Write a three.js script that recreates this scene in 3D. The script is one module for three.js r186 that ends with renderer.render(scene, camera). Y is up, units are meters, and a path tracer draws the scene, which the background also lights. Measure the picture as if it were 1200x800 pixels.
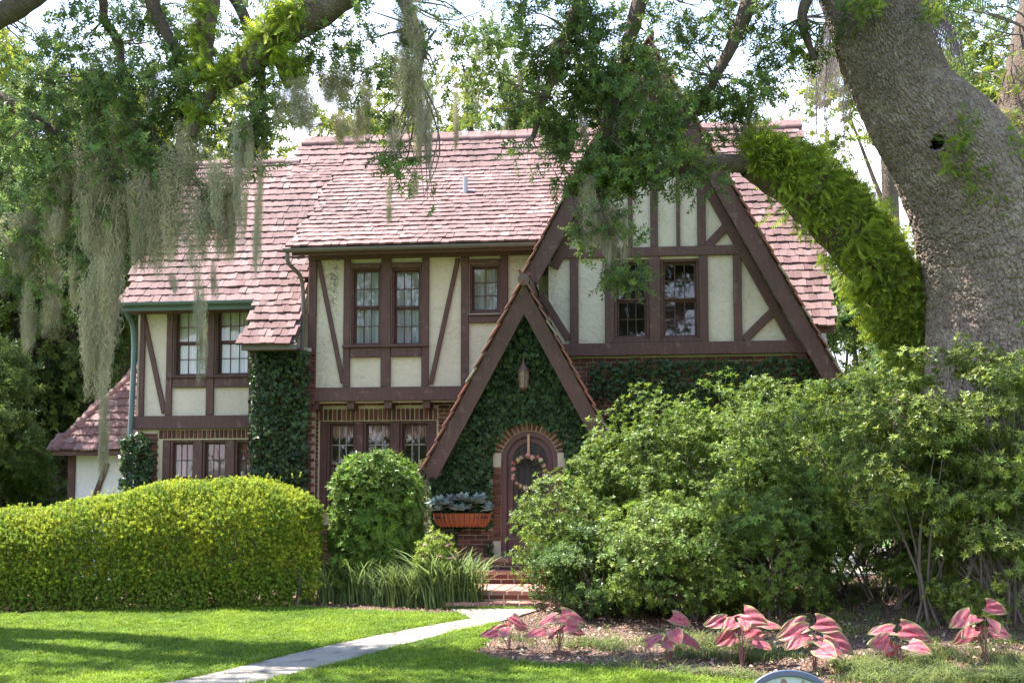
import * as THREE from 'three';
import { mergeGeometries } from 'three/addons/utils/BufferGeometryUtils.js';
import { ImprovedNoise } from 'three/addons/math/ImprovedNoise.js';

// ---------- camera ----------
const FOCAL = 1400, PW = 1200, PH = 800, PRINCIPAL = 492;
const YAW = 6.5 * Math.PI / 180, PITCH = 4.5 * Math.PI / 180;
const camera = new THREE.PerspectiveCamera(2 * Math.atan(PH / 2 / FOCAL) * 180 / Math.PI, PW / PH, 0.1, 900);
camera.position.set(2.47, 1.65, 21.7);
camera.rotation.order = 'YXZ';
camera.rotation.set(PITCH, YAW, 0);
camera.setViewOffset(PW, PH, 0, PH / 2 - PRINCIPAL, PW, PH);
const scene = new THREE.Scene();
scene.add(camera);

// ---------- noise, random ----------
const perlin = new ImprovedNoise();
const N3 = (x, y, z) => perlin.noise(x + 31.7, y + 17.3, z + 57.1);
const fbm = (x, y, z, o = 4) => { let a = 0, w = 0.5, f = 1; for (let i = 0; i < o; i++) { a += w * N3(x * f, y * f, z * f); f *= 2.03; w *= 0.5; } return a; };
function rng(seed) { let a = seed >>> 0; return () => { a = (a + 0x6D2B79F5) | 0; let t = Math.imul(a ^ (a >>> 15), 1 | a); t = (t + Math.imul(t ^ (t >>> 7), 61 | t)) ^ t; return ((t ^ (t >>> 14)) >>> 0) / 4294967296; }; }
const V = (x, y, z) => new THREE.Vector3(x, y, z);
const clamp = (x, a, b) => Math.min(b, Math.max(a, x));
const lerp = (a, b, t) => a + (b - a) * t;
const smooth = (a, b, x) => { const t = clamp((x - a) / (b - a), 0, 1); return t * t * (3 - 2 * t); };

// ---------- sky, sun, exposure ----------
const SUN_DIR = V(-0.44, 0.90, -0.12).normalize();
{
  const w = 512, h = 256, d = new Float32Array(w * h * 4);
  for (let j = 0; j < h; j++) for (let i = 0; i < w; i++) {
    const el = (j + 0.5) / h * Math.PI - Math.PI / 2, az = (i + 0.5) / w * 2 * Math.PI;
    const y = Math.sin(el), x = Math.cos(el) * Math.cos(az), z = Math.cos(el) * Math.sin(az);
    const k = Math.pow(clamp(y, 0, 1), 0.55);
    let r = lerp(0.54, 0.15, k), g = lerp(0.58, 0.27, k), b = lerp(0.62, 0.545, k);
    const dome = Math.max(y, 0.02) + 0.12, cl = smooth(-0.05, 0.3, fbm(x / dome * 0.9, 3.1, z / dome * 0.9, 5));
    r = lerp(r, 0.64, cl * 0.75); g = lerp(g, 0.64, cl * 0.75); b = lerp(b, 0.65, cl * 0.75);
    if (y < 0) { r = 0.20; g = 0.22; b = 0.18; }
    d.set([r, g, b, 1], (j * w + i) * 4);
  }
  const sky = new THREE.DataTexture(d, w, h, THREE.RGBAFormat, THREE.FloatType);
  sky.mapping = THREE.EquirectangularReflectionMapping; sky.magFilter = THREE.LinearFilter; sky.minFilter = THREE.LinearFilter; sky.needsUpdate = true;
  scene.background = sky; scene.environment = sky;
}
const sun = new THREE.DirectionalLight(new THREE.Color(1, 0.955, 0.88), 5);
sun.position.copy(SUN_DIR).multiplyScalar(60); sun.target.position.set(0, 0, 0);
sun.castShadow = true; sun.shadow.mapSize.set(4096, 4096);
Object.assign(sun.shadow.camera, { left: -30, right: 30, top: 30, bottom: -30, near: 1, far: 140 });
scene.add(sun, sun.target);
const renderer = new THREE.WebGLRenderer({ antialias: true });
renderer.toneMapping = THREE.LinearToneMapping;
renderer.toneMappingExposure = 4.75;
renderer.shadowMap.enabled = true;
renderer.setSize(1024, 682);

// ---------- from photo pixel to direction ----------
camera.updateMatrixWorld();
const CAM = camera.position.clone();
function ray(u, v) { return V((u - 600) / FOCAL, -(v - PRINCIPAL) / FOCAL, -1).applyEuler(camera.rotation); }
const FWD = V(-Math.sin(YAW), 0, -Math.cos(YAW));
const onZ = (u, v, z) => { const r = ray(u, v); return CAM.clone().addScaledVector(r, (z - CAM.z) / r.z); };
const at = (u, v, d) => { const r = ray(u, v); return CAM.clone().addScaledVector(r, d / r.dot(FWD)); };      // d metres ahead, measured along the ground
const mpp = d => d / FOCAL;                                                                                   // metres that one photo pixel spans there
// terrain: the lawn rises gently to the house, the bed round the oak is mounded
const OAK = V(6.75, 0, 5.6);
function G(x, z) {
  const mound = 0.62 * Math.exp(-(((x - 7.6) / 3.4) ** 2 + ((z - 4.6) / 4.2) ** 2));
  return 0.29 * smooth(11, 3.8, z) + mound + 0.012 * N3(x * 0.6, 0, z * 0.6);
}
function onGround(u, v) { const r = ray(u, v); let t = 2; for (; t < 90; t += 0.02) { const p = CAM.clone().addScaledVector(r, t); if (p.y <= G(p.x, p.z)) return p; } return CAM.clone().addScaledVector(r, t); }

// ---------- naming and grouping ----------
const taken = new Map();
function numbered(n) { const k = taken.get(n) || 0; taken.set(n, k + 1); return k ? n + '_' + String(k).padStart(3, '0') : n; }
function tag(o, label, category, group) { o.userData.label = label; o.userData.category = category; if (group) o.userData.group = group; return o; }
function thing(name, label, category, base, group) { const o = new THREE.Group(); o.name = numbered(name); o.position.copy(base); scene.add(o); return tag(o, label, category, group); }
// parts are shaped in world metres; under a thing they are shifted back by its base
function part(parent, name, geo, mat, label) {
  const m = new THREE.Mesh(geo, mat); m.name = name; m.castShadow = m.receiveShadow = true;
  if (parent.isGroup && parent.parent === scene) m.position.copy(parent.position).negate();
  if (label) m.userData.label = label;
  parent.add(m); return m;
}
function holder(parent, name) { const g = new THREE.Group(); g.name = name; g.position.copy(parent.position).negate(); parent.add(g); return g; }
function struct(name, geo, mat) { const m = new THREE.Mesh(geo, mat); m.name = numbered(name); m.userData.kind = 'structure'; m.castShadow = m.receiveShadow = true; scene.add(m); return m; }
const MAT4 = new THREE.Matrix4(), QID = new THREE.Quaternion();
function inst(parent, name, geo, mat, list) {
  const m = new THREE.InstancedMesh(geo, mat, list.length); m.name = name; m.userData.kind = 'stuff'; m.castShadow = m.receiveShadow = true;
  const s = V(1, 1, 1); let i = 0;
  for (const it of list) {
    if (it.s && it.s.isVector3) s.copy(it.s); else s.setScalar(it.s || 1);
    m.setMatrixAt(i, MAT4.compose(it.p, it.q || QID, s)); if (it.c) m.setColorAt(i, it.c); i++;
  }
  if (parent.isGroup && parent.parent === scene) m.position.copy(parent.position).negate();
  parent.add(m); return m;
}
// spreads a list over several leaf shapes
function instMany(parent, name, geos, mat, list) { const b = geos.map(() => []); list.forEach((it, i) => b[(i * 7 + (i >> 3)) % geos.length].push(it)); geos.forEach((g, i) => b[i].length && inst(parent, name, g, mat, b[i])); }

// ---------- geometry helpers ----------
function metreUV(g) {   // uv in metres from the face's main direction
  g = g.index ? g.toNonIndexed() : g; const p = g.attributes.position, n = g.attributes.normal, uv = new Float32Array(p.count * 2);
  for (let i = 0; i < p.count; i++) {
    const ax = Math.abs(n.getX(i)), ay = Math.abs(n.getY(i)), az = Math.abs(n.getZ(i));
    const X = p.getX(i), Y = p.getY(i), Z = p.getZ(i);
    if (az >= ax && az >= ay) { uv[2 * i] = X; uv[2 * i + 1] = Y; } else if (ax >= ay) { uv[2 * i] = Z; uv[2 * i + 1] = Y; } else { uv[2 * i] = X; uv[2 * i + 1] = Z; }
  }
  g.setAttribute('uv', new THREE.BufferAttribute(uv, 2)); return g;
}
function box(x0, x1, y0, y1, z0, z1) { const g = new THREE.BoxGeometry(x1 - x0, y1 - y0, z1 - z0); g.translate((x0 + x1) / 2, (y0 + y1) / 2, (z0 + z1) / 2); return metreUV(g); }
// chamfered box
function cbox(x0, x1, y0, y1, z0, z1, c = 0.008) {
  const w = x1 - x0, h = y1 - y0, d = z1 - z0; c = Math.min(c, w / 3, h / 3, d / 3);
  const s = new THREE.Shape(); s.moveTo(-w / 2 + c, -h / 2 + c); s.lineTo(w / 2 - c, -h / 2 + c); s.lineTo(w / 2 - c, h / 2 - c); s.lineTo(-w / 2 + c, h / 2 - c); s.closePath();
  const g = new THREE.ExtrudeGeometry(s, { depth: d - 2 * c, bevelEnabled: true, bevelThickness: c, bevelSize: c, bevelSegments: 1 });
  g.translate((x0 + x1) / 2, (y0 + y1) / 2, z0 + c); return metreUV(g);
}
// a bar in a plane z, from a to b (x,y), wide w, thick t
function bar(ax, ay, bx, by, w, z0, z1, c = 0.008) {
  const L = Math.hypot(bx - ax, by - ay), g = cbox(-L / 2, L / 2, -w / 2, w / 2, z0, z1, c);
  g.rotateZ(Math.atan2(by - ay, bx - ax)); g.translate((ax + bx) / 2, (ay + by) / 2, 0); return g;
}
function slab(a, b, c, d, t) {   // four corners (anticlockwise seen from above), thickness t below
  const n = b.clone().sub(a).cross(d.clone().sub(a)).normalize().multiplyScalar(-t), P = [a, b, c, d], Q = P.map(p => p.clone().add(n)), o = [];
  const quad = (w, x, y, z) => o.push(w, x, y, w, y, z);
  quad(P[0], P[1], P[2], P[3]); quad(Q[3], Q[2], Q[1], Q[0]);
  for (let i = 0; i < 4; i++) { const j = (i + 1) % 4; quad(P[j], P[i], Q[i], Q[j]); }
  const g = new THREE.BufferGeometry().setFromPoints(o); g.computeVertexNormals(); return metreUV(g);
}
// wall in the plane z with holes: outline and holes as [x,y] lists
function wall(outline, holes, z, t) {
  const s = new THREE.Shape(outline.map(p => new THREE.Vector2(p[0], p[1])));
  for (const h of holes) s.holes.push(new THREE.Path(h.map(p => new THREE.Vector2(p[0], p[1]))));
  const g = new THREE.ExtrudeGeometry(s, { depth: t, bevelEnabled: false }); g.translate(0, 0, z - t); return metreUV(g);
}
const rectPts = (x0, x1, y0, y1) => [[x0, y0], [x1, y0], [x1, y1], [x0, y1]];
function tube(pts, rad, o = {}) {   // tapered, slightly knobbly tube
  const { radial = 8, step = 0.12, rough = 0, freq = 3, cap = false } = o;
  const curve = new THREE.CatmullRomCurve3(pts, false, 'centripetal'), L = curve.getLength(), n = Math.max(3, Math.ceil(L / step));
  const pos = [], uv = [], idx = []; let T0 = null, Nn = null, ravg = rad.reduce((a, b) => a + b) / rad.length, wrap = Math.max(1, Math.round(2 * Math.PI * ravg));
  for (let i = 0; i <= n; i++) {
    const t = i / n, p = curve.getPoint(t), T = curve.getTangent(t);
    if (!Nn) { Nn = Math.abs(T.y) < 0.9 ? V(0, 1, 0) : V(1, 0, 0); Nn.sub(T.clone().multiplyScalar(Nn.dot(T))).normalize(); }
    else Nn.sub(T.clone().multiplyScalar(Nn.dot(T))).normalize();
    const B = T.clone().cross(Nn), k = t * (rad.length - 1), a = Math.min(rad.length - 2, Math.floor(k)), r0 = lerp(rad[a], rad[a + 1], k - a);
    for (let j = 0; j <= radial; j++) {
      const an = j / radial * 2 * Math.PI, c = Math.cos(an), s = Math.sin(an);
      let x = p.x + r0 * (c * Nn.x + s * B.x), y = p.y + r0 * (c * Nn.y + s * B.y), z = p.z + r0 * (c * Nn.z + s * B.z);
      if (rough) { const q = r0 * rough * fbm(x * freq / 1, y * freq * 0.5, z * freq, 3); x += q * (c * Nn.x + s * B.x); y += q * (c * Nn.y + s * B.y); z += q * (c * Nn.z + s * B.z); }
      pos.push(x, y, z); uv.push(j / radial * wrap, t * L);
      if (i < n && j < radial) { const q = i * (radial + 1) + j; idx.push(q, q + 1, q + radial + 1, q + 1, q + radial + 2, q + radial + 1); }
    }
  }
  const g = new THREE.BufferGeometry(); g.setAttribute('position', new THREE.Float32BufferAttribute(pos, 3)); g.setAttribute('uv', new THREE.Float32BufferAttribute(uv, 2)); g.setIndex(idx); g.computeVertexNormals();
  return g;
}
const merge = list => mergeGeometries(list.map(g => { const q = g.index ? g.toNonIndexed() : g; for (const k of Object.keys(q.attributes)) if (!['position', 'normal', 'uv'].includes(k)) q.deleteAttribute(k); if (!q.attributes.uv) q.setAttribute('uv', new THREE.BufferAttribute(new Float32Array(q.attributes.position.count * 2), 2)); return q; }));
const inPoly = (P, x, y) => { let c = false; for (let i = 0, j = P.length - 1; i < P.length; j = i++) if ((P[i][1] > y) !== (P[j][1] > y) && x < (P[j][0] - P[i][0]) * (y - P[i][1]) / (P[j][1] - P[i][1]) + P[i][0]) c = !c; return c; };
// turns +y to direction d, spun by a about it
const QY = V(0, 1, 0), QA = new THREE.Quaternion();
const aim = (d, a = 0) => new THREE.Quaternion().setFromUnitVectors(QY, d.clone().normalize()).multiply(QA.clone().setFromAxisAngle(QY, a));

// ---------- textures ----------
function pn(x, y, p, s) {   // value noise that repeats after p cells
  const h = (a, b) => { let n = Math.imul(((a % p) + p) % p, 374761393) + Math.imul(((b % p) + p) % p, 668265263) + Math.imul(s, 974634777); n = Math.imul(n ^ (n >>> 13), 1274126177); return ((n ^ (n >>> 16)) >>> 0) / 4294967296; };
  const i = Math.floor(x), j = Math.floor(y), f = x - i, g = y - j, u = f * f * (3 - 2 * f), v = g * g * (3 - 2 * g);
  return lerp(lerp(h(i, j), h(i + 1, j), u), lerp(h(i, j + 1), h(i + 1, j + 1), u), v);
}
const pf = (x, y, p, s, o = 4) => { let a = 0, w = 0.5, t = 0; for (let i = 0; i < o; i++) { a += w * pn(x * p, y * p, p, s + i); t += w; p *= 2; w *= 0.5; } return a / t; };
function dataTex(w, h, fn, srgb, size = 1) {
  const d = new Uint8Array(w * h * 4);
  for (let j = 0; j < h; j++) for (let i = 0; i < w; i++) { const c = fn((i + 0.5) / w, (j + 0.5) / h); for (let k = 0; k < 3; k++) d[(j * w + i) * 4 + k] = clamp(Math.round((Array.isArray(c) ? c[k] : c) * 255), 0, 255); d[(j * w + i) * 4 + 3] = 255; }
  const t = new THREE.DataTexture(d, w, h, THREE.RGBAFormat); t.wrapS = t.wrapT = THREE.RepeatWrapping; t.magFilter = THREE.LinearFilter; t.minFilter = THREE.LinearMipmapLinearFilter; t.generateMipmaps = true;
  if (srgb) t.colorSpace = THREE.SRGBColorSpace; t.repeat.set(1 / size, 1 / size); t.needsUpdate = true; return t;
}
const toS = c => c <= 0.0031308 ? 12.92 * c : 1.055 * Math.pow(c, 1 / 2.4) - 0.055;
const tint = (r, g, b, k) => [toS(clamp(r * k, 0, 1)), toS(clamp(g * k, 0, 1)), toS(clamp(b * k, 0, 1))];
const RGB = (r, g, b) => new THREE.Color().setRGB(r, g, b);
const std = o => new THREE.MeshStandardMaterial({ roughness: 0.85, side: THREE.DoubleSide, ...o });
function leafMat(c, o = {}) { return new THREE.MeshPhysicalMaterial({ color: c, roughness: 1, transmission: 0.32, thickness: 0, ior: 1.45, specularIntensity: 0.3, clearcoat: 0.3, clearcoatRoughness: 0.35, side: THREE.DoubleSide, ...o }); }
// worley distance pair that repeats
function worley(x, y, nx, ny, s) {
  let d1 = 9, d2 = 9; const X = x * nx, Y = y * ny, i0 = Math.floor(X), j0 = Math.floor(Y);
  for (let i = i0 - 1; i <= i0 + 1; i++) for (let j = j0 - 1; j <= j0 + 1; j++) {
    const a = ((i % nx) + nx) % nx, b = ((j % ny) + ny) % ny; let h = Math.imul(a + 17, 73856093) ^ Math.imul(b + 31, 19349663) ^ Math.imul(s + 7, 83492791); h = Math.imul(h ^ (h >>> 15), 2246822519); h ^= h >>> 13;
    const px = i + ((h & 1023) / 1023) * 0.9, py = j + (((h >>> 10) & 1023) / 1023) * 0.9, d = Math.hypot(px - X, py - Y);
    if (d < d1) { d2 = d1; d1 = d; } else if (d < d2) d2 = d;
  }
  return [d1, d2];
}
const TX = {};
{
  const ridge = (x, y, p, s) => 1 - Math.abs(2 * pn(x * p, y * p * 0.33, p, s) - 1); const barkH = (x, y) => { const wx = x + 0.045 * (pf(x, y, 9, 5, 4) - 0.5), wy = y + 0.08 * (pf(x, y, 8, 9, 3) - 0.5), [a, b] = worley(wx, wy, 30, 12, 1), [c, d] = worley(wx, wy, 70, 30, 2); return clamp(smooth(0.0, 0.5, b - a) * 0.34 + smooth(0, 0.5, d - c) * 0.2 + 0.28 * pf(x, y * 0.34, 36, 3, 4) + 0.42 * (pf(x, y, 60, 4, 3) - 0.3), 0, 1); };
  TX.barkBump = dataTex(768, 768, (x, y) => barkH(x, y), false, 1.1);
  TX.bark = dataTex(768, 768, (x, y) => { const h = barkH(x, y), p = pf(x, y, 5, 21, 4), l = smooth(0.60, 0.72, pf(x, y, 9, 33, 4)); const k = 0.55 + 0.75 * h; return tint(lerp(0.20, 0.31, p) * k + 0.06 * l, lerp(0.145, 0.228, p) * k + 0.06 * l, lerp(0.118, 0.185, p) * k + 0.05 * l, 1); }, true, 1.1);
  TX.stuccoBump = dataTex(512, 512, (x, y) => 0.65 * pf(x, y, 14, 41, 4) + 0.35 * (1 - Math.abs(2 * pf(x, y, 24, 47, 3) - 1)), false, 1.1);
  TX.stucco = dataTex(512, 512, (x, y) => { const a = pf(x, y, 4, 51, 5), b = pf(x, y, 40, 55, 3), m = smooth(0.62, 0.74, pf(x, y, 7, 58, 5)) * smooth(0.45, 0.6, b); const k = 0.86 + 0.2 * a + 0.1 * (b - 0.5); return tint(0.625 * k - 0.09 * m, 0.535 * k - 0.085 * m, 0.425 * k - 0.08 * m, 1); }, true, 1.9);
  TX.wood = dataTex(512, 512, (x, y) => { const g = pf(x, y * 0.12, 48, 61, 3), b = pf(x, y, 5, 63, 5), f = smooth(0.64, 0.75, pf(x, y, 12, 66, 4)); const k = 0.72 + 0.35 * g + 0.35 * (b - 0.5); return tint(0.116 * k + 0.05 * f, 0.058 * k + 0.038 * f, 0.048 * k + 0.03 * f, 1); }, true, 1.2);
  TX.tile = dataTex(512, 512, (x, y) => { const a = pf(x, y, 8, 71, 5), b = pf(x, y, 50, 74, 3), l = smooth(0.58, 0.7, pf(x, y, 16, 77, 4)); const k = 0.72 + 0.4 * a + 0.22 * (b - 0.5); return [clamp(k * 0.92 + 0.1 * l, 0, 1), clamp(k * 0.9 + 0.16 * l, 0, 1), clamp(k * 0.88 + 0.15 * l, 0, 1)]; }, false, 0.9);
  TX.grain = dataTex(512, 512, (x, y) => { const k = 0.74 + 0.3 * pf(x, y, 7, 81, 5) + 0.16 * (pf(x, y, 64, 84, 3) - 0.5); return [k, k, k]; }, false, 1.3);
  TX.grainBump = dataTex(512, 512, (x, y) => pf(x, y, 48, 87, 4), false, 0.7);
  TX.mulch = dataTex(512, 512, (x, y) => { const [a, b] = worley(x, y, 40, 28, 5), k = 0.4 + 0.9 * smooth(0, 0.4, b - a) * pf(x, y, 60, 92, 2), r = pf(x, y, 24, 95, 4); return tint(lerp(0.13, 0.24, r) * k, lerp(0.085, 0.135, r) * k, lerp(0.06, 0.095, r) * k, 1); }, true, 1.6);
  TX.mulchBump = dataTex(512, 512, (x, y) => { const [a, b] = worley(x, y, 40, 28, 5); return smooth(0, 0.5, b - a); }, false, 1.6);
  TX.turf = dataTex(512, 512, (x, y) => { const a = pf(x, y, 5, 101, 5), b = pf(x, y, 90, 104, 2), k = 0.55 + 0.5 * a + 0.7 * (b - 0.5); return tint(0.075 * k, 0.16 * k, 0.018 * k, 1); }, true, 2.3);
  TX.concrete = dataTex(512, 512, (x, y) => { const a = pf(x, y, 4, 111, 5), b = pf(x, y, 80, 114, 2), m = smooth(0.55, 0.7, pf(x, y, 9, 117, 5)), k = 0.75 + 0.4 * a + 0.25 * (b - 0.5); return tint(0.215 * k - 0.07 * m, 0.19 * k - 0.065 * m, 0.16 * k - 0.06 * m, 1); }, true, 1.5);
}
{
  // the main wing's render, with the black algae streak below the gutter end
  const X0 = -3.86, Y0 = 3.72, W = 4.61, H = 2.88;
  TX.stuccoMain = dataTex(1024, 640, (u, v) => { const x = X0 + u * W, y = Y0 + v * H, a = pf(u, v, 5, 51, 5), b = pf(u, v, 90, 55, 3), m = smooth(0.62, 0.74, pf(u, v, 14, 58, 5)) * smooth(0.45, 0.6, b); const s = smooth(0.17, 0.02, Math.abs(x + 3.38 + 0.08 * (pf(u, v, 12, 9, 3) - 0.5))) * smooth(5.0, 5.9, y) * smooth(0.40, 0.62, pf(u, v, 130, 12, 3) * 0.7 + 0.3 * pf(u, v, 24, 19, 3)) + 0.35 * smooth(0.3, 0.0, Math.abs(x + 3.6)) * smooth(0.52, 0.68, pf(u, v, 110, 14, 3)); const k = (0.86 + 0.2 * a + 0.1 * (b - 0.5)) * (1 - 0.62 * clamp(s, 0, 1)); return tint(0.625 * k - 0.08 * m, 0.54 * k - 0.075 * m, 0.41 * k - 0.07 * m, 1); }, true, 1);
  TX.stuccoMain.repeat.set(1 / W, 1 / H); TX.stuccoMain.offset.set(-X0 / W, -Y0 / H);
}
const M = {
  bark: std({ map: TX.bark, bumpMap: TX.barkBump, bumpScale: 0.045, roughness: 0.95 }),
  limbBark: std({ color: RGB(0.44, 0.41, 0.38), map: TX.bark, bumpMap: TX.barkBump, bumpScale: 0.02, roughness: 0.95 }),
  twig: std({ color: RGB(0.13, 0.10, 0.08) }),
  stucco: std({ map: TX.stucco, bumpMap: TX.stuccoBump, bumpScale: 0.02, roughness: 0.95 }),
  stuccoMain: std({ map: TX.stuccoMain, bumpMap: TX.stuccoBump, bumpScale: 0.02, roughness: 0.95 }),
  whitewash: std({ color: RGB(1.25, 1.4, 1.7), map: TX.stucco, bumpMap: TX.stuccoBump, bumpScale: 0.008, roughness: 0.95 }),
  wood: std({ map: TX.wood, bumpMap: TX.grainBump, bumpScale: 0.003, roughness: 0.8 }),
  mortar: std({ color: RGB(0.62, 0.54, 0.37), map: TX.grain, roughness: 0.95 }),
  mulch: std({ map: TX.mulch, bumpMap: TX.mulchBump, bumpScale: 0.03, roughness: 1 }),
  turf: std({ map: TX.turf, bumpMap: TX.grainBump, bumpScale: 0.03, roughness: 1 }),
  concrete: std({ map: TX.concrete, bumpMap: TX.grainBump, bumpScale: 0.004, roughness: 0.92 }),
  gutter: std({ color: RGB(0.16, 0.135, 0.12), map: TX.grain, roughness: 0.55 }),
  tealGutter: std({ color: RGB(0.125, 0.175, 0.17), map: TX.grain, roughness: 0.6 }),
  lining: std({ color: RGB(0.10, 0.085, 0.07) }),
  curtain: new THREE.MeshPhysicalMaterial({ color: RGB(0.85, 0.85, 0.82), roughness: 1, transmission: 0.25, thickness: 0, side: THREE.DoubleSide }),
  netCurtain: new THREE.MeshPhysicalMaterial({ color: RGB(0.50, 0.52, 0.51), roughness: 1, transmission: 0.3, thickness: 0, side: THREE.DoubleSide }),
  doorGlass: new THREE.MeshPhysicalMaterial({ color: RGB(0.4, 0.34, 0.34), roughness: 0.3, transmission: 0.85, thickness: 0, ior: 1.45, specularIntensity: 0.4 }),
  valance: std({ color: RGB(0.42, 0.13, 0.12), map: TX.tile }),
  glass: new THREE.MeshPhysicalMaterial({ color: 0xffffff, roughness: 0.02, transmission: 1, thickness: 0, ior: 1.8, specularIntensity: 1 }),
  metal: std({ color: RGB(0.12, 0.075, 0.055), roughness: 0.6, metalness: 0.4 }),
  zinc: std({ color: RGB(0.42, 0.44, 0.46), roughness: 0.5, metalness: 0.7 }),
};
const tileMats = [[0.158, 0.083, 0.078], [0.138, 0.069, 0.065], [0.178, 0.101, 0.096], [0.122, 0.058, 0.055], [0.195, 0.122, 0.116], [0.148, 0.076, 0.071]].map(c => std({ color: RGB(...c), map: TX.tile, roughness: 0.88 }));
const tileInst = std({ color: 0xffffff, map: TX.tile, roughness: 0.88 });
const brickMats = [[0.15, 0.05, 0.036], [0.105, 0.037, 0.029], [0.185, 0.068, 0.048], [0.085, 0.032, 0.027]].map(c => std({ color: RGB(...c), map: TX.grain, roughness: 0.9 }));
const brickInst = std({ color: 0xffffff, map: TX.grain, roughness: 0.9 });
// ================= the setting: ground, beds, path =================
const gp = (u, v) => { const p = onGround(u, v); return [p.x, p.z]; };
function sheetGeo(xs, zs, dy, keep) {
  const pos = [], uv = [], idx = [], nx = xs.length;
  for (const z of zs) for (const x of xs) { pos.push(x, G(x, z) + dy, z); uv.push(x, z); }
  for (let j = 0; j < zs.length - 1; j++) for (let i = 0; i < nx - 1; i++) {
    if (keep && !keep((xs[i] + xs[i + 1]) / 2, (zs[j] + zs[j + 1]) / 2)) continue;
    const a = j * nx + i; idx.push(a, a + nx, a + 1, a + 1, a + nx, a + nx + 1);
  }
  const g = new THREE.BufferGeometry(); g.setAttribute('position', new THREE.Float32BufferAttribute(pos, 3)); g.setAttribute('uv', new THREE.Float32BufferAttribute(uv, 2)); g.setIndex(idx); g.computeVertexNormals(); return g;
}
const span = (a, b, s) => { const n = Math.round((b - a) / s); return Array.from({ length: n + 1 }, (_, i) => a + (b - a) * i / n); };
{
  const far = [-400, -200, -100, -60, -40, -30, -24, -20], xs = [...far, ...span(-17, 17, 0.5), ...far.slice().reverse().map(x => -x)], zs = [-400, -200, -100, -60, -40, -30, -24, -20, ...span(-17, 17, 0.5), 20, 24, 30, 40, 60, 100, 200, 400];
  struct('ground', sheetGeo(xs, zs, 0), M.turf);
}
// concrete walk from the street to the steps, slab by slab
const walkL = [[150, 812], [215, 799], [300, 779], [385, 759], [455, 744], [505, 735], [552, 727]].map(p => gp(...p));
const walkR = [[262, 812], [318, 799], [400, 778], [470, 758], [525, 744], [565, 736], [602, 726]].map(p => gp(...p));
walkL.unshift([walkL[0][0] - 1.6, walkL[0][1] + 3.2]); walkR.unshift([walkR[0][0] - 1.6, walkR[0][1] + 3.2]);
walkL.push([-0.35, 4.72]); walkR.push([0.95, 4.72]);
const walkPoly = [...walkL, ...walkR.slice().reverse()];
{
  const root = new THREE.Group(); root.name = 'path'; root.userData.kind = 'structure'; scene.add(root);
  for (let i = 0; i < walkL.length - 1; i++) for (let h = 0; h < 2; h++) {
    const f = (P, t) => [lerp(P[i][0], P[i + 1][0], t), lerp(P[i][1], P[i + 1][1], t)], t0 = h / 2 + 0.006, t1 = h / 2 + 0.494;
    const q = [f(walkL, t0), f(walkL, t1), f(walkR, t1), f(walkR, t0)].map(p => V(p[0], G(p[0], p[1]) + 0.028, p[1]));
    const m = new THREE.Mesh(slab(q[0], q[3], q[2], q[1], 0.1), M.concrete); m.name = 'slab'; m.castShadow = m.receiveShadow = true; root.add(m);
  }
}
// planting beds
const bedHouse = [[-14, 5.4], ...[[-40, 726], [0, 722], [80, 719], [160, 717], [230, 713], [300, 710], [360, 713], [420, 717], [480, 719], [540, 722]].map(p => gp(...p)), [-0.4, 4.6], [-0.4, 1.0], [-14, 1]];
const bedOak = [...[[588, 728], [572, 745], [556, 768], [600, 778], [680, 781], [760, 789], [850, 799], [960, 806], [1100, 806], [1260, 800]].map(p => gp(...p)), [13, 6], [13, 0.5], [0.9, 0.5], [0.9, 4.7]];
struct('flower_bed', sheetGeo(span(-14, 0, 0.1), span(0.8, 7.6, 0.1), 0.008, (x, z) => inPoly(bedHouse, x + 0.1 * N3(x * 5, 1, z * 5), z + 0.12 * N3(x * 4, 5, z * 4))), M.mulch);
struct('flower_bed', sheetGeo(span(-1, 13, 0.1), span(0.3, 12, 0.1), 0.008, (x, z) => inPoly(bedOak, x + 0.1 * N3(x * 5, 1, z * 5), z + 0.12 * N3(x * 4, 5, z * 4))), M.mulch);
// pale drive beyond the azaleas
struct('driveway', sheetGeo(span(6.6, 12, 0.4), span(-30, 1.5, 0.5), 0.012), M.concrete);

// ================= the house =================
const house = thing('tudor_house', 'half-timbered brick and stucco house with red tile roofs and ivy on its walls', 'house', V(0, 0.29, 0));
const R = (z, u0, u1, v0, v1) => { const v = (v0 + v1) / 2, u = (u0 + u1) / 2; return [onZ(u0, v, z).x, onZ(u1, v, z).x, onZ(u, v1, z).y, onZ(u, v0, z).y]; };
const Hr = rng(11); let wreathLeaves;
const timber = (name, r, z0, z1) => part(house, name, cbox(r[0], r[1], r[2], r[3], z0, z1, 0.01), M.wood);
// main roof plane
const RS = 1.217, roofY = z => 9.78 - RS * (z + 3.5), RIDGE = -3.5;

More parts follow.
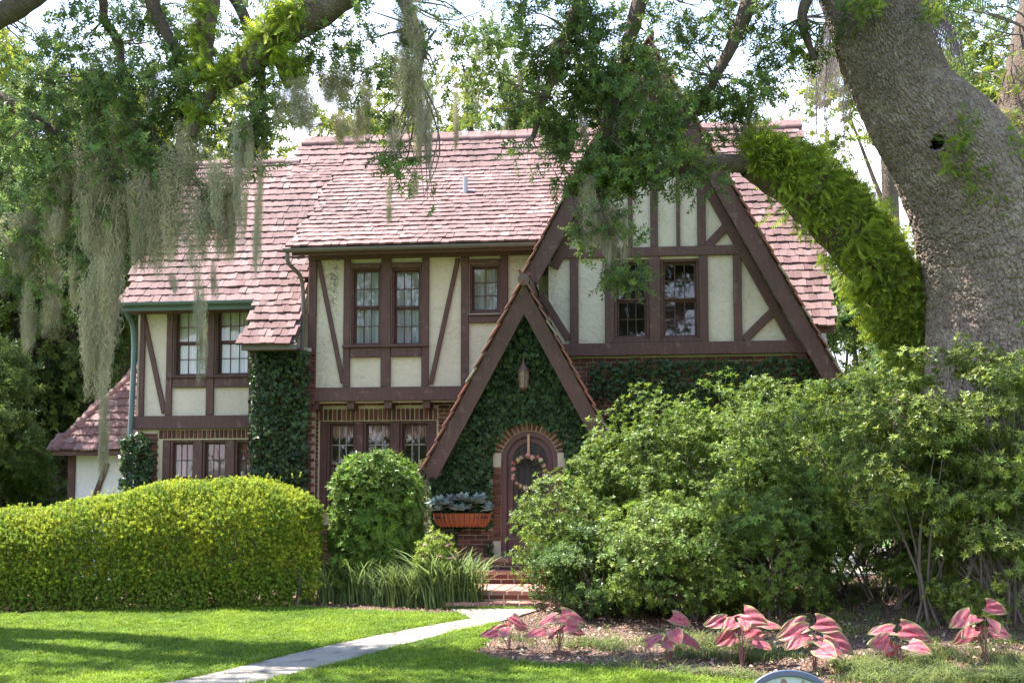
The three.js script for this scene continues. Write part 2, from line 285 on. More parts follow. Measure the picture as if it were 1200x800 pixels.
// ---- windows: frame + sashes with one mesh per pane and glazing bar
function windowUnit(x0, x1, y0, y1, z, cols, rowsUp, rowsDown, o = {}) {
  const fr = 0.05, dz = z - 0.09, casing = M.wood;
  const w = part(house, 'window', merge([cbox(x0, x0 + fr, y0, y1, dz - 0.06, z - 0.01), cbox(x1 - fr, x1, y0, y1, dz - 0.06, z - 0.01), cbox(x0 + fr, x1 - fr, y1 - fr, y1, dz - 0.06, z - 0.012), cbox(x0 + fr, x1 - fr, y0, y0 + fr, dz - 0.06, z - 0.004)]), casing);
  const a0 = x0 + fr, a1 = x1 - fr, b0 = y0 + fr, b1 = y1 - fr, bt = o.bar || 0.018;
  const sashes = rowsDown ? [[b0, b0 + (b1 - b0) * rowsDown / (rowsUp + rowsDown), rowsDown, -0.035], [b0 + (b1 - b0) * rowsDown / (rowsUp + rowsDown), b1, rowsUp, 0]] : [[b0, b1, rowsUp, 0]];
  const barMat = o.barMat || casing;
  for (const [s0, s1, rows, off] of sashes) {
    const zz = dz + off, st = 0.036;
    part(w, 'sash', merge([cbox(a0, a0 + st, s0, s1, zz - 0.03, zz), cbox(a1 - st, a1, s0, s1, zz - 0.03, zz), cbox(a0 + st, a1 - st, s0, s0 + st, zz - 0.03, zz - 0.001), cbox(a0 + st, a1 - st, s1 - st, s1, zz - 0.03, zz - 0.001)]), casing);
    const p0 = a0 + st, p1 = a1 - st, q0 = s0 + st, q1 = s1 - st, cw = (p1 - p0) / cols, ch = (q1 - q0) / rows;
    for (let c = 1; c < cols; c++) part(w, 'glazing_bar', cbox(p0 + c * cw - bt / 2, p0 + c * cw + bt / 2, q0, q1, zz - 0.026, zz - 0.004, 0.004), barMat);
    for (let r = 1; r < rows; r++) part(w, 'glazing_bar', cbox(p0, p1, q0 + r * ch - bt / 2, q0 + r * ch + bt / 2, zz - 0.024, zz - 0.006, 0.004), barMat);
    for (let c = 0; c < cols; c++) for (let r = 0; r < rows; r++) {
      const g = new THREE.PlaneGeometry(cw, ch), k = (Hr() - 0.5) * 0.016, l = (Hr() - 0.5) * 0.016; g.rotateX(k); g.rotateY(l); g.translate(p0 + (c + 0.5) * cw, q0 + (r + 0.5) * ch, zz - 0.015);
      part(w, 'pane', g, M.glass);
    }
  }
  return w;
}
function drape(w, x0, x1, y0, y1, z, mat, waves, amp, name = 'curtain') {
  const n = Math.max(30, waves * 10), pos = [], idx = [], ph = Hr() * 6;
  for (let j = 0; j <= 3; j++) for (let i = 0; i <= n; i++) { const t = i / n; pos.push(lerp(x0, x1, t), lerp(y0, y1, j / 3) + (j ? 0 : 0.03 * Math.sin(t * waves * 3.1 + ph)), z + amp * Math.sin(t * waves * 6.28 + 1.3 * Math.sin(t * 9 + ph) + 0.3 * j)); }
  for (let j = 0; j < 3; j++) for (let i = 0; i < n; i++) { const a = j * (n + 1) + i; idx.push(a, a + 1, a + n + 1, a + 1, a + n + 2, a + n + 1); }
  const g = new THREE.BufferGeometry(); g.setAttribute('position', new THREE.Float32BufferAttribute(pos, 3)); g.setIndex(idx); g.computeVertexNormals(); g.setAttribute('uv', new THREE.BufferAttribute(new Float32Array(pos.length / 3 * 2), 2));
  part(w, name, g, mat);
}

// ---- walls of the upper floor, wing by wing
const mw = [R(0, 411, 447, 313, 406), R(0, 458.5, 494.5, 313, 406), R(0, 550, 587, 309, 367)];           // main wing windows
part(house, 'stucco_wall', wall([[-3.86, 3.72], [0.75, 3.72], [0.75, 6.6], [-3.86, 6.6]], mw.map(r => rectPts(...r)), 0, 0.16), M.stuccoMain);
const lw = [R(-0.7, 203, 243, 361, 442), R(-0.7, 252, 293, 359, 441)];
part(house, 'stucco_wall', wall([[-7.52, 3.3], [-3.86, 3.3], [-3.86, 6.1], [-7.52, 6.1]], lw.map(r => rectPts(...r)), -0.7, 0.16), M.stucco);
const gw = [R(0.9, 719.5, 761, 304, 398), R(0.9, 774, 820, 303, 397)];
const GA = V(2.54, 9.78, 0.9), GS = 1.88;                                                                   // gable apex (wall) and slope
part(house, 'stucco_wall', wall([[0.75, 4.42], [5.36, 4.42], [2.54, 9.72], [0.75, 6.36]], gw.map(r => rectPts(...r)), 0.9, 0.16), M.stucco);
mw.forEach((r, i) => { const w = i < 2 ? windowUnit(...r, 0, 3, 2, 2) : windowUnit(...r, 0, 2, 3, 0); drape(w, r[0] + 0.06, r[1] - 0.06, r[2] + 0.05, r[3] - 0.03, -0.185, M.netCurtain, 6, 0.014); });
lw.forEach(r => { const w = windowUnit(...r, -0.7, 3, 2, 2); drape(w, r[0] + 0.04, r[1] - 0.04, r[2] + 0.05, r[3] - 0.03, -0.885, M.curtain, 7, 0.016); });
gw.forEach(r => windowUnit(...r, 0.9, 3, 2, 2));

// timbers of the main wing
const T0 = 0.002, T1 = 0.055, zf = (u, y0, y1) => [u, y0, y1];
const post = (z, u0, u1, v, y0, y1, nm = 'timber_post') => { const a = onZ(u0, v, z).x, b = onZ(u1, v, z).x; timber(nm, [a, b, y0, y1], z + T0, z + T1 + (Hr() - 0.5) * 0.006); };
const beam = (z, u0, u1, vm, y0, y1, pr = 0.006, nm = 'timber_beam') => { const a = onZ(u0, vm, z).x, b = onZ(u1, vm, z).x; timber(nm, [a, b, y0, y1], z + T0, z + T1 + pr); };
const brace = (z, u0, v0, u1, v1, w) => { const a = onZ(u0, v0, z), b = onZ(u1, v1, z); part(house, 'timber_brace', bar(a.x, a.y, b.x, b.y, w, z + T0, z + 0.044), M.wood); };
beam(0, 362, 632, 300, 6.42, 6.6, 0.012);
timber('timber_beam', [-3.9, 0.7, 3.74, 4.0], -0.04, 0.09);
post(0, 361.5, 371, 380, 4.003, 6.417);
for (const [a, b] of [[403, 411], [447, 458.5], [494.5, 503]]) post(0, a, b, 360, 4.003, 6.417);
post(0, 540.5, 549.5, 360, 4.003, 6.417); post(0, 587, 595.5, 330, 4.003, 6.417);
beam(0, 411.4, 446.6, 310, 6.24, 6.335); beam(0, 458.9, 494.1, 310, 6.24, 6.335);
beam(0, 411.2, 446.8, 413, 4.56, 4.74); beam(0, 458.9, 494.1, 413, 4.56, 4.74);
part(house, 'window_sill', cbox(mw[0][0] - 0.14, mw[1][1] + 0.14, 4.745, 4.785, 0.0, 0.1), M.wood);
beam(0, 549.8, 586.7, 305, 6.285, 6.36); beam(0, 549.8, 586.7, 372, 5.17, 5.295);
part(house, 'window_sill', cbox(mw[2][0] - 0.02, mw[2][1] + 0.02, 5.297, 5.327, 0.0, 0.085), M.wood);
brace(0, 373.5, 306, 402, 449, 0.085); brace(0, 537, 303, 505, 450, 0.085);
// joist ends under the jetty
for (const u of [369, 411, 455, 500]) { const x = onZ(u, 473, 0).x; part(house, 'joist_end', cbox(x - 0.07, x + 0.07, 3.6, 3.735, -0.3, 0.04), M.wood); }

// timbers of the left wing
const zl = -0.7;
timber('timber_beam', [-7.56, -4.86, 3.3, 3.56], zl, zl + 0.09);
post(zl, 164, 170, 420, 3.563, 5.9); post(zl, 196, 203, 400, 3.563, 5.9); post(zl, 243, 252, 400, 3.563, 5.9); post(zl, 293, 299, 400, 3.563, 5.9);
beam(zl, 203.3, 242.7, 450, 4.11, 4.30); beam(zl, 252.3, 292.7, 450, 4.11, 4.30); beam(zl, 203.3, 242.7, 357, lw[0][3], 5.9); beam(zl, 252.3, 292.7, 357, lw[1][3], 5.9);
part(house, 'window_sill', cbox(lw[0][0] - 0.1, lw[1][1] + 0.1, 4.302, 4.335, zl, zl + 0.1), M.wood);
brace(zl, 167.5, 366, 192.5, 484, 0.10);

// timbers of the big gable
const zg = 0.9;
timber('timber_beam', [1.0, 5.42, 4.40, 4.62], zg - 0.02, zg + 0.1);
{ const b = onZ(885, 297, zg).x; timber('timber_beam', [0.8, b, 6.14, 6.31], zg + T0, zg + T1 + 0.006); }
for (const [a, b] of [[709, 719.5], [761, 774], [820, 830]]) post(zg, a, b, 350, 4.623, 6.137);
post(zg, 668, 678, 350, 4.623, 6.137); post(zg, 859.5, 869.5, 350, 4.623, 6.137);
beam(zg, 719.8, 760.7, 400, 4.623, gw[0][2] - 0.003); beam(zg, 774.3, 819.7, 400, 4.623, gw[1][2] - 0.003);
for (const [a, b, t] of [[704, 712, 8.0], [736, 741.5, 8.9], [762, 771, 9.3], [792.5, 797, 8.8], [817, 827, 8.0]]) post(zg, a, b, 260, 6.313, t);
brace(zg, 829, 289, 860, 256, 0.15); brace(zg, 672, 263, 699, 290, 0.15);
brace(zg, 872, 399, 914, 357, 0.15); brace(zg, 634, 345, 667, 398, 0.12);
// rafters lying on the wall just inside the bargeboards
for (const s of [-1, 1]) { const off = 0.46, e = s > 0 ? 5.18 : 0.85; part(house, 'timber_rafter', bar(GA.x + s * 0.05, 9.62 - off, e, 9.62 - off - GS * Math.abs(e - GA.x), 0.16, zg + T0, zg + 0.07), M.wood); }

// ---- brickwork: courses of single bricks on a mortar wall
const brickGeo = [0, 1, 2].map(i => { const g = cbox(-0.1, 0.1, -0.031, 0.031, -0.03, 0.03, 0.006); const uv = g.attributes.uv; for (let k = 0; k < uv.count; k++) uv.setXY(k, uv.getX(k) + i * 0.37, uv.getY(k) + i * 0.53); return g; });
const looseBricks = [];
// keep(y): the stretch of wall at that height; gap(y): an opening's edges there; bricks are cut to fit
function brickField(x0, x1, y0, y1, z, gap, single, keep) {
  for (let r = 0, y = y0 + 0.037; y < y1 - 0.02; y += 0.077, r++) for (let x = x0 - 0.1 + (r % 2 ? 0.107 : 0); x < x1 + 0.1; x += 0.214) {
    const K = keep ? keep(y) : [x0 - 0.1, x1 + 0.1], g = gap && gap(y), runs = []; let a = Math.max(x - 0.1, K[0]), b = Math.min(x + 0.1, K[1]);
    if (g && b > g[0] && a < g[1]) { runs.push([a, Math.min(b, g[0])], [Math.max(a, g[1]), b]); } else runs.push([a, b]);
    for (const [p0, p1] of runs) {
      if (p1 - p0 < 0.025) continue; const cx = (p0 + p1) / 2, sx = (p1 - p0) / 0.2;
      const p = V(cx + (Hr() - 0.5) * 0.004, y + (Hr() - 0.5) * 0.005, z - 0.022 + (Hr() - 0.5) * 0.008);
      if (single && single(cx, y)) { const m = part(single.host, 'brick', brickGeo[Math.floor(Hr() * 3)], brickMats[Math.floor(Hr() * 4)]); m.position.add(p); m.scale.x = sx; m.rotation.z = (Hr() - 0.5) * 0.02; }
      else { const k = 0.6 + 0.7 * Hr(); looseBricks.push({ p, s: V(sx, 1, 1), c: RGB(0.145 * k, 0.05 * k, 0.036 * k) }); }
    }
  }
}
function soldiers(host, x0, x1, y0, y1, z, pitch = 0.088, thick = 0.06) {
  const n = Math.round((x1 - x0) / pitch), g = cbox(-thick / 2, thick / 2, -(y1 - y0) / 2, (y1 - y0) / 2, -0.03, 0.03, 0.005);
  for (let i = 0; i < n; i++) { const m = part(host, 'brick', g, brickMats[Math.floor(Hr() * 4)]); m.position.add(V(x0 + (i + 0.5) * (x1 - x0) / n, (y0 + y1) / 2 + (Hr() - 0.5) * 0.006, z - 0.02 + (Hr() - 0.5) * 0.008)); m.rotation.z = (Hr() - 0.5) * 0.03; }
}
// main wing, ground floor
const zb = -0.3, mb = R(zb, 374, 511, 493, 598);
const brickMain = part(house, 'brick_wall', wall(rectPts(-3.78, 0.1, 0.2, 3.74), [rectPts(...mb)], zb - 0.02, 0.2), M.mortar);
const soldY = [3.42, 3.62];
{ const single = (x, y) => y > 3.1 && x < -1.1; single.host = brickMain; brickField(-3.68, 0.0, 0.3, 3.77, zb, y => y > mb[2] - 0.25 && y < mb[3] + 0.26 ? [mb[0] - 0.035, mb[1] + 0.035] : null, single); }
soldiers(brickMain, mb[0] - 0.02, mb[1] + 0.02, mb[3] + 0.015, mb[3] + 0.225, zb);
soldiers(brickMain, mb[1] - 0.7, mb[1] + 0.02, mb[2] - 0.21, mb[2] - 0.02, zb);
function triple(r, z, mull, n, cols, rowsU, rowsD, o) {
  const out = [], w = (r[1] - r[0] - mull * (n + 1)) / n;
  for (let i = 0; i <= n; i++) part(house, 'mullion', cbox(r[0] + i * (w + mull), r[0] + i * (w + mull) + mull, r[2], r[3], z - 0.16, z - 0.01), M.wood);
  part(house, 'window_sill', cbox(r[0] - 0.03, r[1] + 0.03, r[2] - 0.045, r[2] - 0.002, z - 0.2, z + 0.06), M.wood);
  for (let i = 0; i < n; i++) { const a = r[0] + mull + i * (w + mull); out.push([windowUnit(a, a + w, r[2], r[3], z - 0.03, cols, rowsU, rowsD, o), a, a + w]); }
  return out;
}
const paleBar = std({ color: RGB(0.34, 0.31, 0.29) });
for (const [w, a, b] of triple(mb, zb, 0.13, 3, 3, 2, 2, { bar: 0.02, barMat: paleBar })) drape(w, a + 0.06, b - 0.06, mb[3] - 0.3, mb[3] - 0.06, zb - 0.3, std({ color: RGB(0.5, 0.28, 0.27), map: TX.tile }), 8, 0.02, 'valance');
// left wing, ground floor
const lb = R(zl, 189, 312, 515, 600); lb[2] = 1.6;
const brickLeft = part(house, 'brick_wall', wall(rectPts(-7.5, -4.2, 0.2, 3.3), [rectPts(...lb)], zl - 0.02, 0.2), M.mortar);
{ const single = (x, y) => y > 2.4 && x < -7.0; single.host = brickLeft; brickField(-7.4, -4.3, 0.3, 3.28, zl, y => y > lb[2] - 0.06 && y < lb[3] + 0.27 ? [lb[0] - 0.09, lb[1] + 0.04] : null, single); }
soldiers(brickLeft, lb[0] - 0.08, lb[1], lb[3] + 0.03, 3.28, zl);
for (const [w, a, b] of triple(lb, zl, 0.15, 3, 3, 2, 2, { bar: 0.02 })) {
  drape(w, a + 0.06, b - 0.06, lb[3] - 0.36, lb[3] - 0.06, zl - 0.24, M.valance, 7, 0.02, 'valance');
  drape(w, a + 0.05, lerp(a, b, 0.47), lb[2] + 0.05, lb[3] - 0.3, zl - 0.3, std({ color: RGB(0.62, 0.45, 0.43) }), 4, 0.03); drape(w, lerp(a, b, 0.55), b - 0.05, lb[2] + 0.05, lb[3] - 0.3, zl - 0.3, std({ color: RGB(0.62, 0.45, 0.43) }), 4, 0.03);
}
// brick pier under the sweep of the roof
part(house, 'brick_pier', box(-4.85, -3.78, 0.2, 4.75, -0.7, 0.08), M.mortar);
brickField(-4.72, -3.8, 0.3, 4.7, 0.1);
// gable wing, ground floor
const brickGable = part(house, 'brick_wall', wall(rectPts(0.55, 5.5, 0.2, 4.42), [], 0.84, 0.2), M.mortar);
{ const single = (x, y) => x < 1.9 && y > 3.4 && x > 1.15; single.host = brickGable; brickField(0.66, 5.44, 0.3, 4.38, 0.86, null, single); }
part(house, 'side_wall', box(5.32, 5.5, 0.2, 4.6, -6.5, 0.62), M.mortar);
part(house, 'side_wall', box(0.55, 0.73, 0.2, 5.9, -0.1, 0.62), M.mortar);
part(house, 'side_wall', wall([[-6.4, 0.2], [-0.9, 0.2], [-0.9, 6.2], [-3.07, 9.0], [-6.4, 4.9]], [], 0, 0.16).rotateY(-Math.PI / 2).translate(-7.5, 0, 0), M.stucco);
part(house, 'side_wall', wall([[-6.4, 4.4], [0.2, 4.6], [-3.5, 9.4]], [], 0, 0.16).rotateY(-Math.PI / 2).translate(5.5, 0, 0), M.stucco);
part(house, 'back_wall', box(-7.5, 5.5, 0.2, 6.0, -6.6, -6.42), M.stucco);
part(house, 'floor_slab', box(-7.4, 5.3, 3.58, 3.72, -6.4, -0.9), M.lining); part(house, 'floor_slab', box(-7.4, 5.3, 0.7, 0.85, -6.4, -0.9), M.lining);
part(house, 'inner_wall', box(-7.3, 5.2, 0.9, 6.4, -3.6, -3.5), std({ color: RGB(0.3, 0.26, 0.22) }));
// low side wing
part(house, 'side_wing_wall', wall(rectPts(-9.5, -7.55, 0.2, 2.98), [], -2, 0.16), M.whitewash);
part(house, 'timber_post', cbox(-9.53, -9.38, 0.2, 2.9, -1.998, -1.94), M.wood); part(house, 'timber_post', cbox(-8.32, -8.2, 0.2, 2.9, -1.998, -1.94), M.wood);
{ const a = onZ(150, 540, -2), b = onZ(118, 590, -2); part(house, 'timber_brace', bar(a.x - 0.45, 2.7, b.x - 0.3, 1.5, 0.11, -1.998, -1.95), M.wood); }
part(house, 'side_wing_wall', box(-9.5, -9.34, 0.2, 2.98, -6, -2.17), M.whitewash);

// ---- roofs: boarded slopes with single tiles
const EXPO = 0.215, TW = 0.146;
const tileGeo = [0, 1, 2].map(i => {
  const w = TW / 2 - 0.0012, L = 0.31, g = cbox(-w, w, -0.026, 0.016, -L, 0, 0.004), p = g.attributes.position;
  for (let k = 0; k < p.count; k++) { const x = p.getX(k), z = p.getZ(k), near = z > -0.02 ? 1 : 0; p.setY(k, p.getY(k) + 0.006 * Math.sin(x * 30 + i * 2) * near); p.setZ(k, z + near * (0.012 * Math.sin(x * 22 + i * 1.7))); }
  const uv = g.attributes.uv; for (let k = 0; k < uv.count; k++) uv.setXY(k, uv.getX(k) + i * 0.31, uv.getY(k) + i * 0.43);
  g.computeVertexNormals(); return g;
});
const restTiles = [[], [], []];
// o: lower left corner, e: along the eave, up: up the slope (unit vectors)
function tileSlope(host, o, e, up, len, rise, inside, single, spare = Infinity) {
  const nn = e.clone().cross(up).normalize(), q0 = new THREE.Quaternion().setFromRotationMatrix(new THREE.Matrix4().makeBasis(e, nn, up.clone().negate())); let made = 0;
  const rows = Math.ceil(rise / EXPO), cols = Math.ceil(len / TW);
  const list = [];
  for (let r = 0; r < rows; r++) {
    const sag = 0.012 * N3(r * 0.7, o.x, 3), patch = r * 0.31;
    for (let c = -1; c <= cols; c++) {
      const a = (c + (r % 2) * 0.5) * TW + (Hr() - 0.5) * 0.004 + 0.03 * N3(r, 2, 1), b = r * EXPO + (Hr() - 0.5) * 0.028 + 0.018 * N3(c * 0.25, r * 0.6, 8);
      if (a < 0 || a > len || (inside && !inside(a, b))) continue;
      const p = o.clone().addScaledVector(e, a).addScaledVector(up, b).addScaledVector(nn, 0.045 + sag + Hr() * 0.01);
      const q = q0.clone().multiply(new THREE.Quaternion().setFromEuler(new THREE.Euler(-(0.09 + Hr() * 0.025), (Hr() - 0.5) * 0.05, (Hr() - 0.5) * 0.05)));
      const k = Math.floor(Hr() * 3), tone = 0.8 + 0.36 * Hr() + 0.4 * N3(a * 0.7, b * 0.7, o.x), worn = Hr() < 0.08 + 0.3 * Math.max(0, N3(a * 0.5, b * 0.9, 5)) ? 1 : 0;
      list.push([a, b, p, q, k, tone, worn]);
    }
  }
  for (const [a, b, p, q, k, tone, worn] of list) {
    if (single && made < spare && single(a, b)) { const m = part(host, 'roof_tile', tileGeo[k], tileMats[worn ? 4 : clamp(Math.floor(tone * 3 + (Hr() - 0.5)) % 6, 0, 5)]); m.position.copy(p); m.quaternion.copy(q); made++; }
    else restTiles[k].push({ p, q, c: worn ? RGB(0.195 * tone, 0.122 * tone, 0.116 * tone) : RGB(0.148 * tone, 0.077 * tone, 0.072 * tone) });
  }
  return made;
}
const upMain = V(0, RS, -1).normalize(), EX = V(1, 0, 0), mainLen = z0 => (z0 - RIDGE) * Math.hypot(1, RS);
const Zr = z => roofY(z);
// dormer roof numbers
const DZ0 = 0.5, DY0 = 6.56, DZ1 = -2.75, DY1 = Zr(-2.75), upDorm = V(0, DY1 - DY0, DZ1 - DZ0).normalize(), dormLen = Math.hypot(DY1 - DY0, DZ1 - DZ0);
const LZ = -3.07;   // ridge of the left wing
// left wing slope
const slopeL = part(house, 'roof_slope', slab(V(-7.62, Zr(-0.18), -0.18), V(-4.1, Zr(-0.18), -0.18), V(-4.1, Zr(LZ), LZ), V(-7.62, Zr(LZ), LZ), 0.09), M.lining);
let nSingle = tileSlope(slopeL, V(-7.66, Zr(-0.12), -0.12), EX, upMain, 3.6, (-0.12 - LZ) * Math.hypot(1, RS), null, (a, b) => a > 1.3 && b < 2.5, 130);
const slopeC = part(house, 'roof_slope', slab(V(-4.93, Zr(0.6), 0.6), V(-3.93, Zr(0.6), 0.6), V(-3.93, Zr(-0.18), -0.18), V(-4.93, Zr(-0.18), -0.18), 0.09), M.lining);
nSingle += tileSlope(slopeC, V(-4.96, Zr(0.66), 0.66), EX, upMain, 1.0, 1.2, null, () => true, 60);
// main slope, seen above the dormer and right of the gable
const slopeM = part(house, 'roof_slope', slab(V(-5.05, Zr(-2.6), -2.6), V(5.72, Zr(-2.6), -2.6), V(5.72, Zr(RIDGE), RIDGE), V(-5.05, Zr(RIDGE), RIDGE), 0.09), M.lining);
tileSlope(slopeM, V(-5.1, Zr(-2.66), -2.66), EX, upMain, 10.85, mainLen(-2.66));
const slopeR = part(house, 'roof_slope', slab(V(2.6, Zr(0.45), 0.45), V(5.72, Zr(0.45), 0.45), V(5.72, Zr(-2.6), -2.6), V(2.6, Zr(-2.6), -2.6), 0.09), M.lining);
nSingle += tileSlope(slopeR, V(2.6, Zr(0.5), 0.5), EX, upMain, 3.15, 4.9, (a, b) => { const x = 2.6 + a, y = Zr(0.5) + b * upMain.y; return y < 9.9 - 1.88 * (x - 2.54) * 0.92 || x > 3.2; }, (a, b) => a > 1.7, 110);
const slopeD = part(house, 'roof_slope', slab(V(-4.08, DY0, DZ0), V(1.4, DY0, DZ0), V(1.4, DY1, DZ1), V(-4.08, DY1, DZ1), 0.09), M.lining);
tileSlope(slopeD, V(-4.1, DY0 - 0.02, DZ0 + 0.05), EX, upDorm, 5.5, dormLen + 0.12, (a, b) => { const x = -4.1 + a, y = DY0 + b * upDorm.y; return x < 0.75 || y > 9.95 - 1.88 * (2.54 - x) - 0.3; });
part(house, 'dormer_cheek', wall([[DZ0 - 0.5, Zr(0)], [DZ0 - 0.5, 6.5], [DZ1, DY1 - 0.08]], [], 0, 0.1).rotateY(-Math.PI / 2).translate(-3.84, 0, 0), M.wood);
// back slopes
part(house, 'roof_slope', slab(V(-7.62, 4.9, -6.6), V(-7.62, Zr(LZ), LZ), V(5.72, Zr(LZ), LZ - 0.45), V(5.72, 5, -7.1), 0.09), M.lining);
part(house, 'roof_slope', slab(V(-5.05, 8.5, -4.6), V(-5.05, Zr(RIDGE), RIDGE), V(5.72, Zr(RIDGE), RIDGE), V(5.72, 8.5, -4.6), 0.05), M.lining);
part(house, 'gable_end', wall([[-4.4, 8.9], [-2.7, 8.9], [RIDGE, Zr(RIDGE) - 0.03]], [], 0, 0.1).rotateY(-Math.PI / 2).translate(-5.0, 0, 0), M.wood);
// ridge tiles
function ridgeRow(a, b, axis) { const n = Math.round(a.distanceTo(b) / 0.34); for (let i = 0; i < n; i++) { const g = new THREE.CylinderGeometry(0.11, 0.115, 0.36, 10, 1, true, 0, Math.PI); g.rotateZ(Math.PI / 2); g.rotateX(-Math.PI / 2 + Math.PI); if (axis === 'z') g.rotateY(Math.PI / 2); const p = a.clone().lerp(b, (i + 0.5) / n); g.rotateX((Hr() - 0.5) * 0.03); g.translate(p.x, p.y + (Hr() - 0.5) * 0.012, p.z); part(house, 'ridge_tile', g, tileMats[Math.floor(Hr() * 6)]); } }
ridgeRow(V(-5.05, Zr(RIDGE) - 0.02, RIDGE), V(5.74, Zr(RIDGE) - 0.02, RIDGE)); ridgeRow(V(-7.6, Zr(LZ) - 0.02, LZ), V(-5.0, Zr(LZ) - 0.02, LZ));
// gable wing slopes (steep)
const GY = 9.92;   // ridge of the gable
const slopeGR = part(house, 'roof_slope', slab(V(5.68, GY - GS * 3.14, 1.1), V(5.68, GY - GS * 3.14, -0.6), V(2.54, GY, -3.4), V(2.54, GY, 1.1), 0.09), M.lining);
tileSlope(slopeGR, V(5.72, GY - GS * 3.18 + 0.02, 1.12), V(0, 0, -1), V(-1, GS, 0).normalize(), 4.6, 6.6, (a, b) => { const y = GY - GS * 3.14 + b * 0.883; return 1.12 - a > (9.78 - y) / RS - 3.5 - 0.3; });
const slopeGL = part(house, 'roof_slope', slab(V(2.54, GY, 1.1), V(2.54, GY, -3.4), V(0.32, GY - GS * 2.22, 0.3), V(0.32, GY - GS * 2.22, 1.1), 0.09), M.lining);
tileSlope(slopeGL, V(0.28, GY - GS * 2.26 + 0.02, -3.4), V(0, 0, 1), V(1, GS, 0).normalize(), 4.5, 4.8, (a, b) => { const y = GY - GS * 2.26 + b * 0.883; return -3.4 + a > DZ0 - (y - DY0) / 0.72 - 0.3; });
ridgeRow(V(2.54, GY, 1.15), V(2.54, GY, -3.4), 'z');
// entrance gable
const EA = V(0.44, 5.5, 1.8), ES = 1.87;
part(house, 'roof_slope', slab(V(-1.2, EA.y - ES * 1.64, 2.05), V(0.44, EA.y, 2.05), V(0.44, EA.y, -0.2), V(-1.2, EA.y - ES * 1.64, -0.2), 0.08), M.lining);
part(house, 'roof_slope', slab(V(0.44, EA.y, 2.05), V(1.76, EA.y - ES * 1.32, 2.05), V(1.76, EA.y - ES * 1.32, 0.8), V(0.44, EA.y, 0.8), 0.08), M.lining);
tileSlope(house, V(-1.24, EA.y - ES * 1.68 + 0.02, -0.2), V(0, 0, 1), V(1, ES, 0).normalize(), 2.28, 3.55);
tileSlope(house, V(1.8, EA.y - ES * 1.36 + 0.02, 2.08), V(0, 0, -1), V(-1, ES, 0).normalize(), 1.2, 2.85);
ridgeRow(V(0.44, EA.y + 0.03, 2.14), V(0.44, EA.y + 0.03, 0.0), 'z');
{ const g = new THREE.CylinderGeometry(0.1, 0.1, 0.05, 14); g.rotateX(Math.PI / 2); g.translate(0.44, EA.y + 0.04, 2.16); part(house, 'ridge_cap', g, tileMats[4]); }
// low wing roof: hipped
{
  const a = V(-9.68, 2.95, -1.58), b = V(-7.5, 2.95, -1.58), c = V(-7.5, 5.1, -3.4), d = V(-8.35, 5.1, -3.4), sl = part(house, 'roof_slope', slab(a, b, c, d, 0.08), M.lining);
  const up = c.clone().sub(b).normalize(); nSingle += tileSlope(sl, a.clone().add(V(-0.04, -0.03, 0.04)), EX, up, 2.2, 2.84, (p, q) => p > q * 0.48 - 0.05, () => true, 20);
  const hip = slab(V(-9.68, 2.95, -6), a, d, V(-8.35, 5.1, -4.6), 0.08); part(house, 'roof_slope', hip, M.lining);
  const n = 9; for (let i = 0; i < n; i++) { const g = new THREE.CylinderGeometry(0.09, 0.1, 0.33, 8, 1, true, 0, Math.PI), q = aim(d.clone().sub(a), -0.6); g.applyQuaternion(q); const p = a.clone().lerp(d, (i + 0.4) / n); g.translate(p.x, p.y + 0.03, p.z); part(house, 'hip_tile', g, tileMats[i % 6]); }
  part(house, 'fascia', cbox(-9.68, -7.6, 2.84, 2.94, -1.6, -1.56), M.wood);
  part(house, 'soffit', box(-9.6, -7.6, 2.86, 2.885, -2.0, -1.6), M.wood);
}
restTiles.forEach((l, k) => inst(house, 'roof_tile_field', tileGeo[k], tileInst, l));
{ const b = [[], [], []]; looseBricks.forEach((it, i) => b[i % 3].push(it)); b.forEach((l, i) => inst(house, 'brick_field', brickGeo[i], brickInst, l)); }
// bargeboards with the row of verge tiles above
function verge(ax, ay, bx, by, z, w, host) {
  const L = Math.hypot(bx - ax, by - ay), dx = (bx - ax) / L, dy = (by - ay) / L, s = bx > ax ? 1 : -1, nx = -dy * s, ny = dx * s;      // normal pointing up and out
  const vt = w / Math.abs(dx), q = -0.015, poly = [[ax, ay + q / Math.abs(dx)], [ax, ay + q / Math.abs(dx) - vt], [bx + nx * (q - w), by + ny * (q - w)], [bx + nx * q, by + ny * q]]; { const sh = new THREE.Shape(poly.map(p => new THREE.Vector2(...p))), g = new THREE.ExtrudeGeometry(sh, { depth: 0.04, bevelEnabled: true, bevelSize: -0.008, bevelOffset: 0, bevelThickness: 0.01, bevelSegments: 1 }); g.translate(0, 0, z - 0.05); part(host, 'bargeboard', metreUV(g), M.wood); }
  const n = Math.round(L / 0.27);
  for (let i = 0; i < n; i++) {
    const t = (i + 0.5) / n * L, g = cbox(-0.155, 0.155, -0.014, 0.014, -0.17, 0.055, 0.005);
    g.rotateZ(Math.atan2(dy, dx) + s * (0.1 + (Hr() - 0.5) * 0.06)); g.rotateX((Hr() - 0.5) * 0.04);
    g.translate(ax + dx * t + nx * 0.03, ay + dy * t + ny * 0.03, z); const k = Hr();
    part(host, 'verge_tile', g, k < 0.25 ? vergeMats[1] : k < 0.45 ? vergeMats[2] : vergeMats[0]);
  }
}
const vergeMats = [[0.27, 0.12, 0.085], [0.33, 0.29, 0.19], [0.36, 0.13, 0.08]].map(c => std({ color: RGB(...c), map: TX.tile }));
verge(2.54, GY + 0.04, 5.74, GY + 0.04 - GS * 3.2, 1.16, 0.27, house); verge(2.54, GY + 0.04, 0.32, GY + 0.04 - GS * 2.22, 1.16, 0.27, house);
